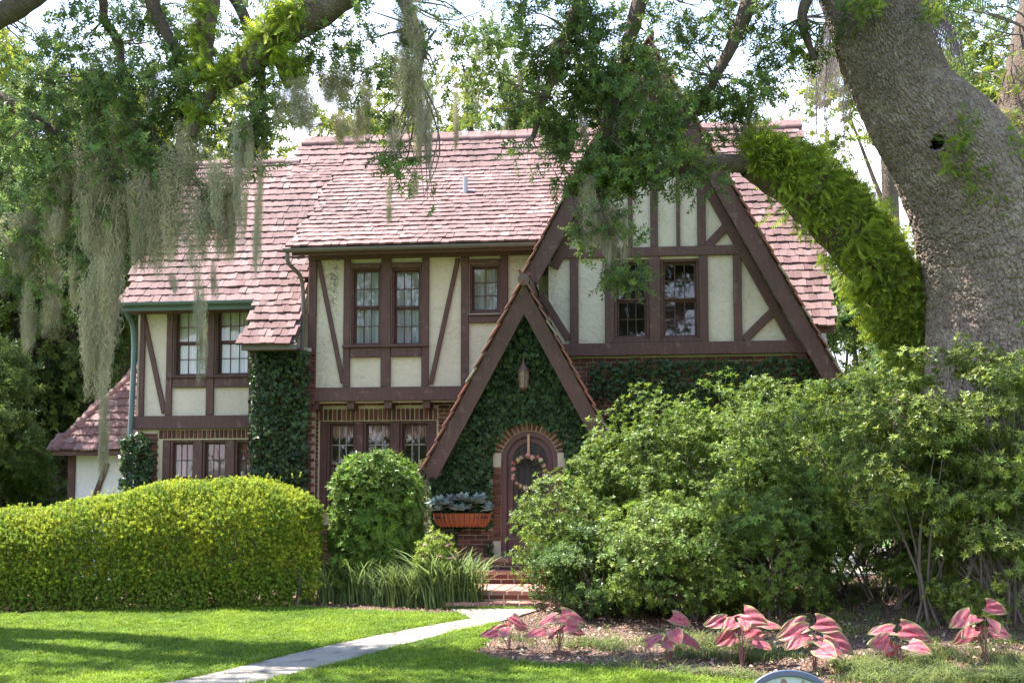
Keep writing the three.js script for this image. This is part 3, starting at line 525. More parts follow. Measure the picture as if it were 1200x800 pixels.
verge(0.44, EA.y + 0.03, -1.26, EA.y + 0.03 - ES * 1.7, 2.14, 0.25, house); verge(0.44, EA.y + 0.03, 1.82, EA.y + 0.03 - ES * 1.38, 2.14, 0.25, house);
// eaves: fascia, gutters, downpipes, vent
part(house, 'fascia', cbox(-4.06, 0.5, 6.42, 6.54, 0.44, 0.48), M.wood); part(house, 'soffit', box(-4.0, 0.6, 6.6, 6.62, 0.0, 0.44), M.wood);
function gutter(x0, x1, y, z, mat) { const s = new THREE.Shape(); s.absarc(0, 0, 0.065, Math.PI, 2 * Math.PI); s.lineTo(0.055, 0); s.absarc(0, 0, 0.055, 2 * Math.PI, Math.PI, true); s.closePath(); const g = new THREE.ExtrudeGeometry(s, { depth: x1 - x0, bevelEnabled: false, curveSegments: 10 }); g.rotateY(Math.PI / 2); g.translate(x0, y, z); part(house, 'gutter', metreUV(g), mat); }
gutter(-4.2, 0.5, 6.53, 0.55, M.gutter); gutter(-7.7, -4.97, Zr(-0.18) - 0.03, -0.1, M.tealGutter); 
part(house, 'fascia', cbox(-7.62, -4.95, Zr(-0.18) - 0.18, Zr(-0.18) - 0.04, -0.22, -0.18), M.tealGutter); part(house, 'soffit', box(-7.6, -4.9, Zr(-0.18) - 0.16, Zr(-0.18) - 0.13, -0.7, -0.22), M.wood);
part(house, 'fascia', cbox(-4.95, -3.9, Zr(0.6) - 0.14, Zr(0.6) - 0.03, 0.56, 0.61), M.gutter); part(house, 'soffit', box(-4.9, -3.9, Zr(0.6) - 0.13, Zr(0.6) - 0.1, 0.1, 0.56), M.wood);
part(house, 'fascia', cbox(2.6, 5.74, Zr(0.45) - 0.16, Zr(0.45) - 0.04, 0.41, 0.46), M.wood);
{
  part(house, 'downpipe', tube([V(-4.12, 6.46, 0.55), V(-4.12, 6.3, 0.5), V(-3.98, 6.1, 0.2), V(-3.95, 5.9, 0.12), V(-3.95, 4.2, 0.12)], [0.04, 0.04, 0.04, 0.04, 0.04], { radial: 10, step: 0.06 }), M.gutter);
  part(house, 'downpipe', tube([V(-7.62, 5.7, -0.15), V(-7.6, 5.5, -0.4), V(-7.58, 5.3, -0.6), V(-7.58, 3.2, -0.6), V(-7.58, 0.4, -0.6)], [0.055, 0.055, 0.055, 0.055, 0.055], { radial: 10, step: 0.1 }), M.tealGutter);
  const p = onZ(545, 248, -1.55), g = new THREE.CylinderGeometry(0.05, 0.05, 0.36, 12); g.translate(p.x, DY0 + (DZ0 + 1.55) * 0.72 + 0.16, -1.55); part(house, 'vent_pipe', g, M.zinc);
}
// ---- entrance: ivy-clad gable wall, arched door, steps
const DX = 0.495, DR = 0.475, DSP = 2.565, DB = 0.93, ZE = 1.8;
const archPts = (cx, r, sy, by, n = 20) => { const p = [[cx - r, by], [cx + r, by]]; for (let i = 0; i <= n; i++) { const a = Math.PI * i / n; p.push([cx + r * Math.cos(a), sy + r * Math.sin(a)]); } return p; };
const brickDoor = part(house, 'brick_wall', wall([[-1.16, 0.2], [1.68, 0.2], [1.68, 3.08], [0.44, 5.46], [-1.16, 2.42]], [archPts(DX, DR, DSP, DB)], ZE - 0.02, 0.22), M.mortar);
part(house, 'side_wall', box(1.5, 1.68, 0.2, 3.0, 0.85, ZE - 0.25), M.mortar); part(house, 'side_wall', box(-1.16, -0.96, 0.2, 2.4, -0.3, ZE - 0.25), M.mortar);
{ const c = V(0, 0, 0), single = (x, y) => (x > 0.9 && x < 1.4 && y < 2.3 && y > 1.5) || (y < 1.4 && y > 0.9 && x > -0.8 && x < 0.1); single.host = brickDoor;
  brickField(-1.06, 1.58, 0.3, 5.3, ZE, y => { if (y < DB - 0.06) return null; const w = y < DSP ? DR + 0.148 : (DR + 0.155) ** 2 - (y - DSP) ** 2; if (y < DSP) return [DX - w, DX + w]; return w > 0 ? [DX - Math.sqrt(w), DX + Math.sqrt(w)] : null; }, single, y => [y > 2.4 ? 0.44 - (5.4 - y) / 1.87 : -1.16, y > 3.08 ? 0.44 + (5.4 - y) / 1.87 : 1.68]); }
{ // voussoirs, jamb bricks and pale stones
  const n = 21, g = cbox(-0.026, 0.026, -0.068, 0.068, -0.035, 0.035, 0.005);
  for (let i = 0; i < n; i++) { const a = Math.PI * (i + 0.5) / n, m = part(brickDoor, 'brick', g, vMat()); m.position.add(V(DX + (DR + 0.075) * Math.cos(a), DSP + (DR + 0.075) * Math.sin(a), ZE - 0.018)); m.rotation.z = a - Math.PI / 2 + (Hr() - 0.5) * 0.05; }
  const j = cbox(-0.068, 0.068, -0.026, 0.026, -0.035, 0.035, 0.005);
  for (const s of [-1, 1]) for (let i = 0; i < 20; i++) { const y = 1.24 + i * 0.064; if (y > 2.4) break; const m = part(brickDoor, 'brick', j, vMat()); m.position.add(V(DX + s * (DR + 0.07), y, ZE - 0.016)); }
  const st = std({ color: RGB(0.55, 0.47, 0.36), map: TX.grain });
  for (const s of [-1, 1]) { for (const [y0, y1] of [[DB, 1.2], [2.43, 2.68]]) part(brickDoor, 'stone_block', cbox(DX + s * (DR + 0.07) - 0.07, DX + s * (DR + 0.07) + 0.07, y0, y1, ZE - 0.06, ZE + 0.02), st); }
}
function vMat() { return brickMats[[0, 2, 2, 1][Math.floor(Hr() * 4)]]; }
{
  const maroon = std({ color: RGB(0.125, 0.045, 0.048), map: TX.grain, roughness: 0.5 }), zd = ZE - 0.12;
  const ring = (r0, r1, b0, b1, z, t) => { const s = new THREE.Shape(archPts(DX, r0, DSP, b0).map(p => new THREE.Vector2(...p))); s.holes.push(new THREE.Path(archPts(DX, r1, DSP, b1).map(p => new THREE.Vector2(...p)))); const g = new THREE.ExtrudeGeometry(s, { depth: t, bevelEnabled: true, bevelSize: 0.006, bevelThickness: 0.006, bevelSegments: 1 }); g.translate(0, 0, z); return metreUV(g); };
  part(house, 'door_frame', ring(DR - 0.008, DR - 0.085, DB + 0.006, DB + 0.03, zd - 0.06, 0.13), maroon);
  const door = part(house, 'door', ring(DR - 0.092, DR - 0.185, DB + 0.037, DB + 0.36, zd - 0.05, 0.05), maroon);
  const gs = new THREE.ShapeGeometry(new THREE.Shape(archPts(DX, DR - 0.186, DSP, DB + 0.361).map(p => new THREE.Vector2(...p)))); gs.translate(0, 0, zd - 0.03); part(door, 'pane', gs, M.doorGlass);
  const iron = std({ color: RGB(0.05, 0.03, 0.03), roughness: 0.6 });
  for (let i = -2; i <= 2; i++) part(door, 'grille_bar', cbox(DX + i * 0.095 - 0.009, DX + i * 0.095 + 0.009, DB + 0.37, DSP + Math.sqrt(Math.max(0, 0.285 ** 2 - (i * 0.095) ** 2)), zd - 0.018, zd - 0.002, 0.004), iron);
  for (const [x, y, r] of [[-0.13, 1.5, 0.08], [0.13, 1.5, 0.08], [-0.13, 1.75, 0.06], [0.13, 1.75, 0.06], [-0.09, 2.5, 0.07], [0.09, 2.5, 0.07], [0, 1.42, 0.05]]) { const t = new THREE.TorusGeometry(r, 0.009, 6, 20, 4.9); t.rotateZ(x > 0 ? 0.8 : 2.3); t.translate(DX + x, y, zd + 0.004); part(door, 'grille_scroll', t, iron); }
  { const k = new THREE.SphereGeometry(0.032, 12, 8); k.translate(DX + 0.33, 1.85, zd + 0.045); part(door, 'handle', k, std({ color: RGB(0.35, 0.26, 0.12), metalness: 0.9, roughness: 0.35 })); }
  part(door, 'letter_plate', cbox(DX + 0.02, DX + 0.16, 1.13, 1.2, zd + 0.002, zd + 0.02, 0.004), std({ color: RGB(0.6, 0.55, 0.45), roughness: 0.5 }));
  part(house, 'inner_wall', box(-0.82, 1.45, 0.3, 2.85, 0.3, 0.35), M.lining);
}
{ // brick steps and landing
  const steps = [[-0.30, 1.28, 0.93, ZE - 0.02, 2.12], [-0.42, 1.4, 0.74, 2.12, 2.48], [-0.5, 1.5, 0.53, 2.48, 4.15], [-0.5, 1.5, 0.38, 4.15, 4.52]];
  const pav = [[0.36, 0.17, 0.135], [0.30, 0.13, 0.10], [0.41, 0.21, 0.17]].map(c => std({ color: RGB(...c), map: TX.grain }));
  const tread = cbox(-0.1, 0.1, -0.03, 0.03, -0.05, 0.05, 0.006), face = cbox(-0.1, 0.1, -0.031, 0.031, -0.03, 0.03, 0.006);
  for (const [x0, x1, y, z0, z1] of steps) {
    const st = part(house, 'step', box(x0 + 0.012, x1 - 0.012, 0.1, y - 0.014, z0, z1 - 0.014), M.mortar), low = y > 0.7 ? y - 0.21 : 0.24;
    for (let yy = y - 0.062 - 0.036, r = 0; yy > low; yy -= 0.077, r++) for (let x = x0 + 0.1 + (r % 2) * 0.1; x < x1 - 0.05; x += 0.213) { const m = part(st, 'brick', face, brickMats[Math.floor(Hr() * 3)]); m.position.add(V(x, yy, z1 - 0.035)); }
    const nz = Math.max(1, Math.round((z1 - z0) / 0.113)), nx = Math.floor((x1 - x0) / 0.212);
    for (let i = 0; i < nx; i++) for (let j = 0; j < nz; j++) { const m = part(st, 'paver', tread, pav[Math.floor(Hr() * 3)]); m.position.add(V(x0 + (i + 0.5) * (x1 - x0) / nx, y - 0.03 + (Hr() - 0.5) * 0.005, z1 - 0.05 - j * (z1 - z0) / nz)); }
  }
}
// ---- lantern on the entrance gable
{
  const L = thing('wall_lantern', 'small rusty copper lantern with a pointed roof hanging in the entrance gable', 'lantern', V(0.42, 3.7, 2.02)), x = 0.42, z = 2.02, cop = std({ color: RGB(0.17, 0.085, 0.06), roughness: 0.55, metalness: 0.5, map: TX.grain });
  const lat = (pts, seg = 6) => { const g = new THREE.LatheGeometry(pts.map(p => new THREE.Vector2(p[0], p[1])), seg); g.translate(x, 0, z); return g; };
  part(L, 'roof', lat([[0.105, 4.02], [0.1, 4.035], [0.05, 4.12], [0.03, 4.16], [0.012, 4.2], [0.022, 4.23], [0.008, 4.26], [0.003, 4.34]]).toNonIndexed(), cop);
  part(L, 'base', lat([[0.0, 3.69], [0.05, 3.7], [0.075, 3.73], [0.08, 3.745], [0, 3.745]]), cop);
  for (let i = 0; i < 6; i++) { const a = i * Math.PI / 3 + 0.2, b = (i + 1) * Math.PI / 3 + 0.2; part(L, 'corner_bar', tube([V(x + 0.072 * Math.cos(a), 3.74, z + 0.072 * Math.sin(a)), V(x + 0.09 * Math.cos(a), 4.03, z + 0.09 * Math.sin(a))], [0.008, 0.008], { radial: 5, step: 0.1 }), cop);
    const q = [[a, 0.071, 3.745], [b, 0.071, 3.745], [b, 0.088, 4.025], [a, 0.088, 4.025]].map(([t, r, y]) => V(x + r * Math.cos(t), y, z + r * Math.sin(t))), g = new THREE.BufferGeometry().setFromPoints([q[0], q[1], q[2], q[0], q[2], q[3]]); g.computeVertexNormals(); part(L, 'pane', g, new THREE.MeshPhysicalMaterial({ color: RGB(0.75, 0.6, 0.45), roughness: 0.25, transmission: 0.8, thickness: 0, side: THREE.DoubleSide })); }
  part(L, 'bracket', tube([V(x, 4.1, z - 0.24), V(x, 4.16, z - 0.2), V(x, 4.26, z - 0.08), V(x, 4.25, z)], [0.012, 0.012, 0.012, 0.012], { radial: 6, step: 0.04 }), cop);
}
// ---- wreath on the door
{
  const c = V(DX - 0.01, 2.36, ZE + 0.05), W = thing('wreath', 'round wreath of pink and cream flowers on the arched door', 'wreath', c.clone()), r = rng(5);
  const tw = []; for (let k = 0; k < 3; k++) { const p = []; for (let i = 0; i <= 26; i++) { const a = i / 26 * 6.283, q = 0.265 + 0.02 * Math.sin(a * 7 + k * 2); p.push(V(c.x + q * Math.cos(a), c.y + q * Math.sin(a), c.z + 0.015 * Math.cos(a * 5 + k))); } tw.push(tube(p, [0.012, 0.012], { radial: 5, step: 0.03 })); }
  part(W, 'twig_ring', merge(tw), M.twig);
  part(W, 'ribbon', cbox(c.x - 0.018, c.x + 0.018, c.y + 0.27, c.y + 0.62, c.z - 0.01, c.z - 0.004, 0.002), std({ color: RGB(0.55, 0.33, 0.2) }));
  const cols = [[0.62, 0.24, 0.24], [0.66, 0.36, 0.3], [0.68, 0.56, 0.4], [0.5, 0.12, 0.14], [0.62, 0.42, 0.2]];
  for (let i = 0; i < 19; i++) {
    const a = i / 19 * 6.283 + (r() - 0.5) * 0.2, q = 0.265 + (r() - 0.5) * 0.06, s = 0.022 + r() * 0.016, pet = [];
    for (let k = 0; k < 9; k++) { const g = new THREE.SphereGeometry(s * 0.62, 6, 4), t = k / 9 * 6.283 * 1.6, m = k < 5 ? 0.75 : 0.35; g.scale(1, 1, 0.6); g.translate(s * m * Math.cos(t), s * m * Math.sin(t), k < 5 ? 0 : s * 0.45); pet.push(g); }
    const g = merge(pet); g.translate(c.x + q * Math.cos(a), c.y + q * Math.sin(a), c.z + 0.035 + r() * 0.015); part(W, 'flower', g, std({ color: RGB(...cols[Math.floor(r() * 5)]), map: TX.tile }));
  }
  const lv = []; for (let i = 0; i < 90; i++) { const a = r() * 6.283, q = 0.265 + (r() - 0.5) * 0.11; lv.push({ p: V(c.x + q * Math.cos(a), c.y + q * Math.sin(a), c.z + 0.02 + r() * 0.02), q: aim(V(Math.cos(a) * (r() - 0.4) + (r() - 0.5), Math.sin(a) * (r() - 0.4) + (r() - 0.5), 0.4), r() * 6), s: 0.9 + r() * 0.5, c: RGB(0.08 + r() * 0.05, 0.12 + r() * 0.05, 0.04) }); }
  wreathLeaves = [W, lv];
}
// ---- window box
{
  const x0 = -1.1, x1 = -0.14, y1 = 1.66, z0 = 1.86, W = thing('window_box', 'ribbed terracotta-coloured trough planter on the ivy beside the door', 'planter', V((x0 + x1) / 2, 1.4, z0)), ter = std({ color: RGB(0.40, 0.125, 0.055), map: TX.grain, roughness: 0.85 });
  const n = 36, pos = [], idx = [], rows = 6;
  for (let j = 0; j <= rows; j++) for (let i = 0; i <= n; i++) { const a = Math.PI * i / n, t = j / rows, k = lerp(0.6, 1, Math.pow(t, 0.6)) * (1 + 0.012 * ((i % 2) ? 1 : -1)); pos.push((x0 + x1) / 2 - Math.cos(a) * (x1 - x0) / 2 * lerp(0.8, 1, Math.pow(t, 0.6)) * (1 + 0.006 * (i % 2 ? 1 : -1)), lerp(1.44, y1, t), z0 + Math.pow(Math.sin(a), 0.55) * 0.27 * k); }
  for (let j = 0; j < rows; j++) for (let i = 0; i < n; i++) { const a = j * (n + 1) + i; idx.push(a, a + 1, a + n + 1, a + 1, a + n + 2, a + n + 1); }
  let g = new THREE.BufferGeometry(); g.setAttribute('position', new THREE.Float32BufferAttribute(pos, 3)); g.setIndex(idx); g = g.toNonIndexed(); g.computeVertexNormals(); part(W, 'trough', metreUV(g), ter);
  for (let i = 0; i < 17; i++) { const a = Math.PI * (i + 0.5) / 17, x = (x0 + x1) / 2 - Math.cos(a) * (x1 - x0) / 2, z = z0 + Math.pow(Math.sin(a), 0.55) * 0.275; part(W, 'rib', tube([V((x0 + x1) / 2 + (x - (x0 + x1) / 2) * 0.8, 1.44, z0 + (z - z0) * 0.6), V((x0 + x1) / 2 + (x - (x0 + x1) / 2) * 0.94, 1.53, z0 + (z - z0) * 0.88), V(x, y1, z)], [0.018, 0.018, 0.018], { radial: 5, step: 0.08 }), ter); }
  part(W, 'soil', box(x0 + 0.04, x1 - 0.04, 1.58, 1.61, z0, z0 + 0.23), M.mulch);
}
// ================= plants: leaf shapes =================
function tris(points, normalsFlat = true) { const g = new THREE.BufferGeometry().setFromPoints(points); g.computeVertexNormals(); g.setAttribute('uv', new THREE.BufferAttribute(new Float32Array(points.length * 2), 2)); return g; }
function leaf(l, w, fold = 0.12, droop = 0.1) {   // along +y, face +z
  const b = V(0, 0, 0), m = V(0, l * 0.5, 0), t = V(0, l, -l * droop), L = V(-w / 2, l * 0.45, w * fold), R2 = V(w / 2, l * 0.45, w * fold);
  return [b, m, L, b, R2, m, m, t, L, m, R2, t];
}
function place(pts, p, q, s = 1) { return pts.map(v => v.clone().multiplyScalar(s).applyQuaternion(q).add(p)); }
const orient = (dir, up, roll = 0) => { const y = dir.clone().normalize(), z = up.clone().sub(y.clone().multiplyScalar(up.dot(y))); if (z.lengthSq() < 1e-6) z.set(y.y, -y.x, 0.1); z.normalize(); const x = y.clone().cross(z); return new THREE.Quaternion().setFromRotationMatrix(new THREE.Matrix4().makeBasis(x, y, z)).multiply(new THREE.Quaternion().setFromAxisAngle(QY, roll)); };
function sprig(seed, { n = 14, len = 0.2, l = 0.055, w = 0.024, ang = 0.9, bend = 0.25, jit = 0.4, whorl = 0, stem = true }) {
  const r = rng(seed), P = [];
  const sx = (r() - 0.5) * bend, sz = (r() - 0.5) * bend;
  const at_ = t => V(sx * t * t * len, t * len, sz * t * t * len);
  for (let i = 0; i < n; i++) {
    const t = whorl && i < whorl ? 0.97 : lerp(0.12, 1, (i + r() * 0.6) / n), a = i * 2.39996 + r() * jit, e = ang + (r() - 0.5) * jit;
    const d = V(Math.cos(a) * Math.sin(e), Math.cos(e), Math.sin(a) * Math.sin(e));
    P.push(...place(leaf(l * (0.7 + 0.5 * r()), w * (0.8 + 0.4 * r()), 0.1 + 0.15 * r(), 0.05 + 0.2 * r()), at_(t), orient(d, V(0, 1, 0), (r() - 0.5) * 0.9)));
  }
  if (stem) { const k = 0.004; const a = at_(0), b = at_(1); P.push(a.clone().add(V(-k, 0, 0)), a.clone().add(V(k, 0, 0)), b, a.clone().add(V(0, 0, -k)), a.clone().add(V(0, 0, k)), b); }
  return tris(P);
}
const SP = {
  oak: [1, 2, 3, 4].map(i => sprig(i, { n: 20, len: 0.24, l: 0.062, w: 0.026, ang: 0.95, bend: 0.6 })),
  far: [11, 12, 13].map(i => sprig(i, { n: 22, len: 0.5, l: 0.13, w: 0.065, ang: 1.0, bend: 0.7 })),
  hedge: [21, 22, 23].map(i => sprig(i, { n: 15, len: 0.075, l: 0.027, w: 0.015, ang: 0.85, bend: 0.3 })),
  azalea: [31, 32, 33, 34].map(i => sprig(i, { n: 12, whorl: 7, len: 0.12, l: 0.07, w: 0.0195, ang: 1.0, bend: 0.5, jit: 0.7 })),
  round: [41, 42, 43].map(i => sprig(i, { n: 16, whorl: 9, len: 0.09, l: 0.062, w: 0.0125, ang: 0.85, bend: 0.3, jit: 0.6 })),
};
// an ivy leaf: five lobes, hanging tip down, face +z
const ivyGeo = [0, 1].map(k => { const o = [[0, -0.55], [0.2, -0.2], [0.48, -0.16], [0.34, 0.12], [0.4, 0.42], [0.1, 0.36], [0, 0.3], [-0.1, 0.36], [-0.42, 0.4], [-0.34, 0.12], [-0.48, -0.18], [-0.2, -0.2]], P = []; const c = V(0, 0.05, 0.06 + 0.04 * k); for (let i = 0; i < o.length; i++) { const a = o[i], b = o[(i + 1) % o.length]; P.push(c, V(b[0], b[1], 0), V(a[0], a[1], 0)); } return tris(P.map(p => p.clone())); });
// grass, strap leaves
function tuft(seed, n, h, w, spread, lean) {
  const r = rng(seed), P = [];
  for (let i = 0; i < n; i++) {
    const a = r() * 6.283, x = Math.cos(a) * spread * r(), z = Math.sin(a) * spread * r(), hh = h * (0.5 + 0.7 * r()), ln = lean * (0.3 + r()), b = r() * 6.283, dx = Math.cos(b), dz = Math.sin(b), ww = w * (0.7 + 0.5 * r());
    const px = -dz * ww / 2, pz = dx * ww / 2, segs = h > 0.2 ? 5 : 2; let prev = null;
    for (let s = 0; s <= segs; s++) { const t = s / segs, c = V(x + dx * ln * hh * t * t, hh * (t - 0.42 * lean * t * t * t), z + dz * ln * hh * t * t), k = s === segs ? 0.12 : 1 - 0.35 * t, A = c.clone().add(V(px * k, 0, pz * k)), B = c.clone().sub(V(px * k, 0, pz * k)); if (prev) P.push(prev[0], prev[1], A, prev[1], B, A); prev = [A, B]; }
  }
  return tris(P.map(p => p.clone()));
}
// a tuft of hanging moss, unit width and length, hanging down from 0
const mossGeo = [1, 2, 3].map(s => {
  const r = rng(700 + s), P = [];
  const strand = (c0, len, n, f, am, w, a) => { const ph = r() * 6, pz = r() * 6; let prev = null; for (let k = 0; k <= n; k++) { const t = k / n, c = V(c0.x + am * (Math.sin(f * t + ph) - Math.sin(ph)), c0.y - len * t, c0.z + am * (Math.cos(f * 0.83 * t + pz) - Math.cos(pz))), d = V(Math.cos(a + t * 5), 0.4 * Math.sin(t * 13 + ph), Math.sin(a + t * 5)).multiplyScalar(w * (1 - 0.6 * t)), A = c.clone().add(d), B = c.clone().sub(d); if (prev) P.push(prev[0], prev[1], A, prev[1], B, A); prev = [A, B]; } };
  for (let i = 0; i < 130; i++) {
    const y0 = -Math.pow(r(), 1.3) * 0.8, sh = 0.42 * Math.pow(1 - Math.abs(y0), 0.7) + 0.05, q = r() * 6.28, k = Math.sqrt(r()) * sh;
    strand(V(Math.cos(q) * k, y0, Math.sin(q) * k), Math.min(1 + y0, 0.12 + 0.32 * r()), 9, 6 + 12 * r(), 0.05 + 0.09 * r(), 0.008 + 0.007 * r(), r() * 3.14);
  }
  for (let i = 0; i < 150; i++) { const y = -Math.pow(r(), 1.2) * 0.92, sh = 0.42 * Math.pow(1 - Math.abs(y), 0.7) + 0.04, q = r() * 6.28, k = sh * (0.5 + 0.5 * r()), c = V(Math.cos(q) * k, y, Math.sin(q) * k), l = 0.08 + 0.14 * r(), q2 = q + (r() - 0.5) * 2, e = c.clone().add(V(Math.cos(q2) * l, -0.05 * r(), Math.sin(q2) * l)), m = c.clone().lerp(e, 0.5).add(V(0, 0.012 + 0.02 * r(), 0)), d = V(0, 0.004, 0); P.push(c, m.clone().add(d), m.clone().sub(d), m.clone().add(d), e, m.clone().sub(d)); }
  return tris(P.map(p => p.clone()));
});
// fern frond, along +y
const fernGeo = [1, 2].map(s => { const r = rng(800 + s), P = [], n = 9, L = 0.17; for (let i = 0; i < n; i++) { const t = (i + 0.5) / n, y = L * t, z = -0.05 * t * t, w = 0.042 * Math.sin(Math.PI * (0.15 + 0.8 * t)) + 0.006; for (const k of [-1, 1]) P.push(V(0, y - 0.006, z), V(k * w, y + 0.014, z - 0.012), V(0, y + 0.008, z)); } P.push(V(-0.002, 0, 0), V(0.002, 0, 0), V(0, L * 1.08, -0.06)); return tris(P.map(p => p.clone())); });
const LM = {
  oak: leafMat(0xffffff, { clearcoat: 0.35, transmission: 0.42 }), far: leafMat(0xffffff, { clearcoat: 0.1, transmission: 0.42 }), hedge: leafMat(0xffffff, { transmission: 0.42, clearcoat: 0.15 }), azalea: leafMat(0xffffff, { transmission: 0.40, clearcoat: 0.42, clearcoatRoughness: 0.3 }),
  ivy: leafMat(0xffffff, { transmission: 0.2, clearcoat: 0.4, clearcoatRoughness: 0.25 }), grass: leafMat(0xffffff, { transmission: 0.4, clearcoat: 0.1 }), moss: leafMat(0xffffff, { transmission: 0.35, clearcoat: 0 }), fern: leafMat(0xffffff, { transmission: 0.4, clearcoat: 0.3 }),
};
const shade = (r, c, vary = 0.35, yel = 0.25) => { const k = 1 + (r() - 0.5) * 2 * vary, y = r() * yel; return RGB(c[0] * k * (1 + y * 1.3), c[1] * k * (1 + y * 0.6), c[2] * k * (1 - y * 0.4)); };
const rdir = r => { const z = r() * 2 - 1, a = r() * 6.283, s = Math.sqrt(1 - z * z); return V(s * Math.cos(a), z, s * Math.sin(a)); };
// points in a clumpy ellipsoid
function cloudPts(c, rad, n, r, { thr = 0.02, freq = 1.3, shell = 0.45 } = {}) {
  const out = []; let guard = n * 14;
  while (out.length < n && guard-- > 0) { const d = rdir(r), k = Math.pow(r(), 1 / 3) * (1 - shell) + shell * (0.72 + 0.36 * r()), e = 1 + 0.35 * N3(d.x * 2 + c.x, d.y * 2 + c.y, d.z * 2 + c.z), p = V(c.x + d.x * rad.x * k * e, c.y + d.y * rad.y * k * e, c.z + d.z * rad.z * k * e); if (fbm(p.x * freq, p.y * freq, p.z * freq, 2) + (r() - 0.5) * 0.12 < thr) continue; out.push([p, d]); }
  return out;
}
function foliage(list, c, rad, n, r, col, o = {}) { for (const [p, d] of cloudPts(c, rad, n, r, o)) { const dir = d.multiplyScalar(0.7).add(rdir(r).multiplyScalar(0.8)).add(V(0, o.lift ?? -0.1, 0)); list.push({ p, q: aim(dir, r() * 6.28), s: (o.size || 1) * (0.75 + 0.55 * r()), c: shade(r, col, o.vary ?? 0.35, o.yel ?? 0.3) }); } }
function twigs(out, from, c, rad, n, r, r0 = 0.02) { for (let i = 0; i < n; i++) { const e = c.clone().add(rdir(r).multiply(rad).multiplyScalar(0.85)), m = from.clone().lerp(e, 0.5).add(rdir(r).multiplyScalar(0.18 * from.distanceTo(e))); out.push(tube([from, m, e], [r0, r0 * 0.6, r0 * 0.2], { radial: 5, step: 0.25 })); } }

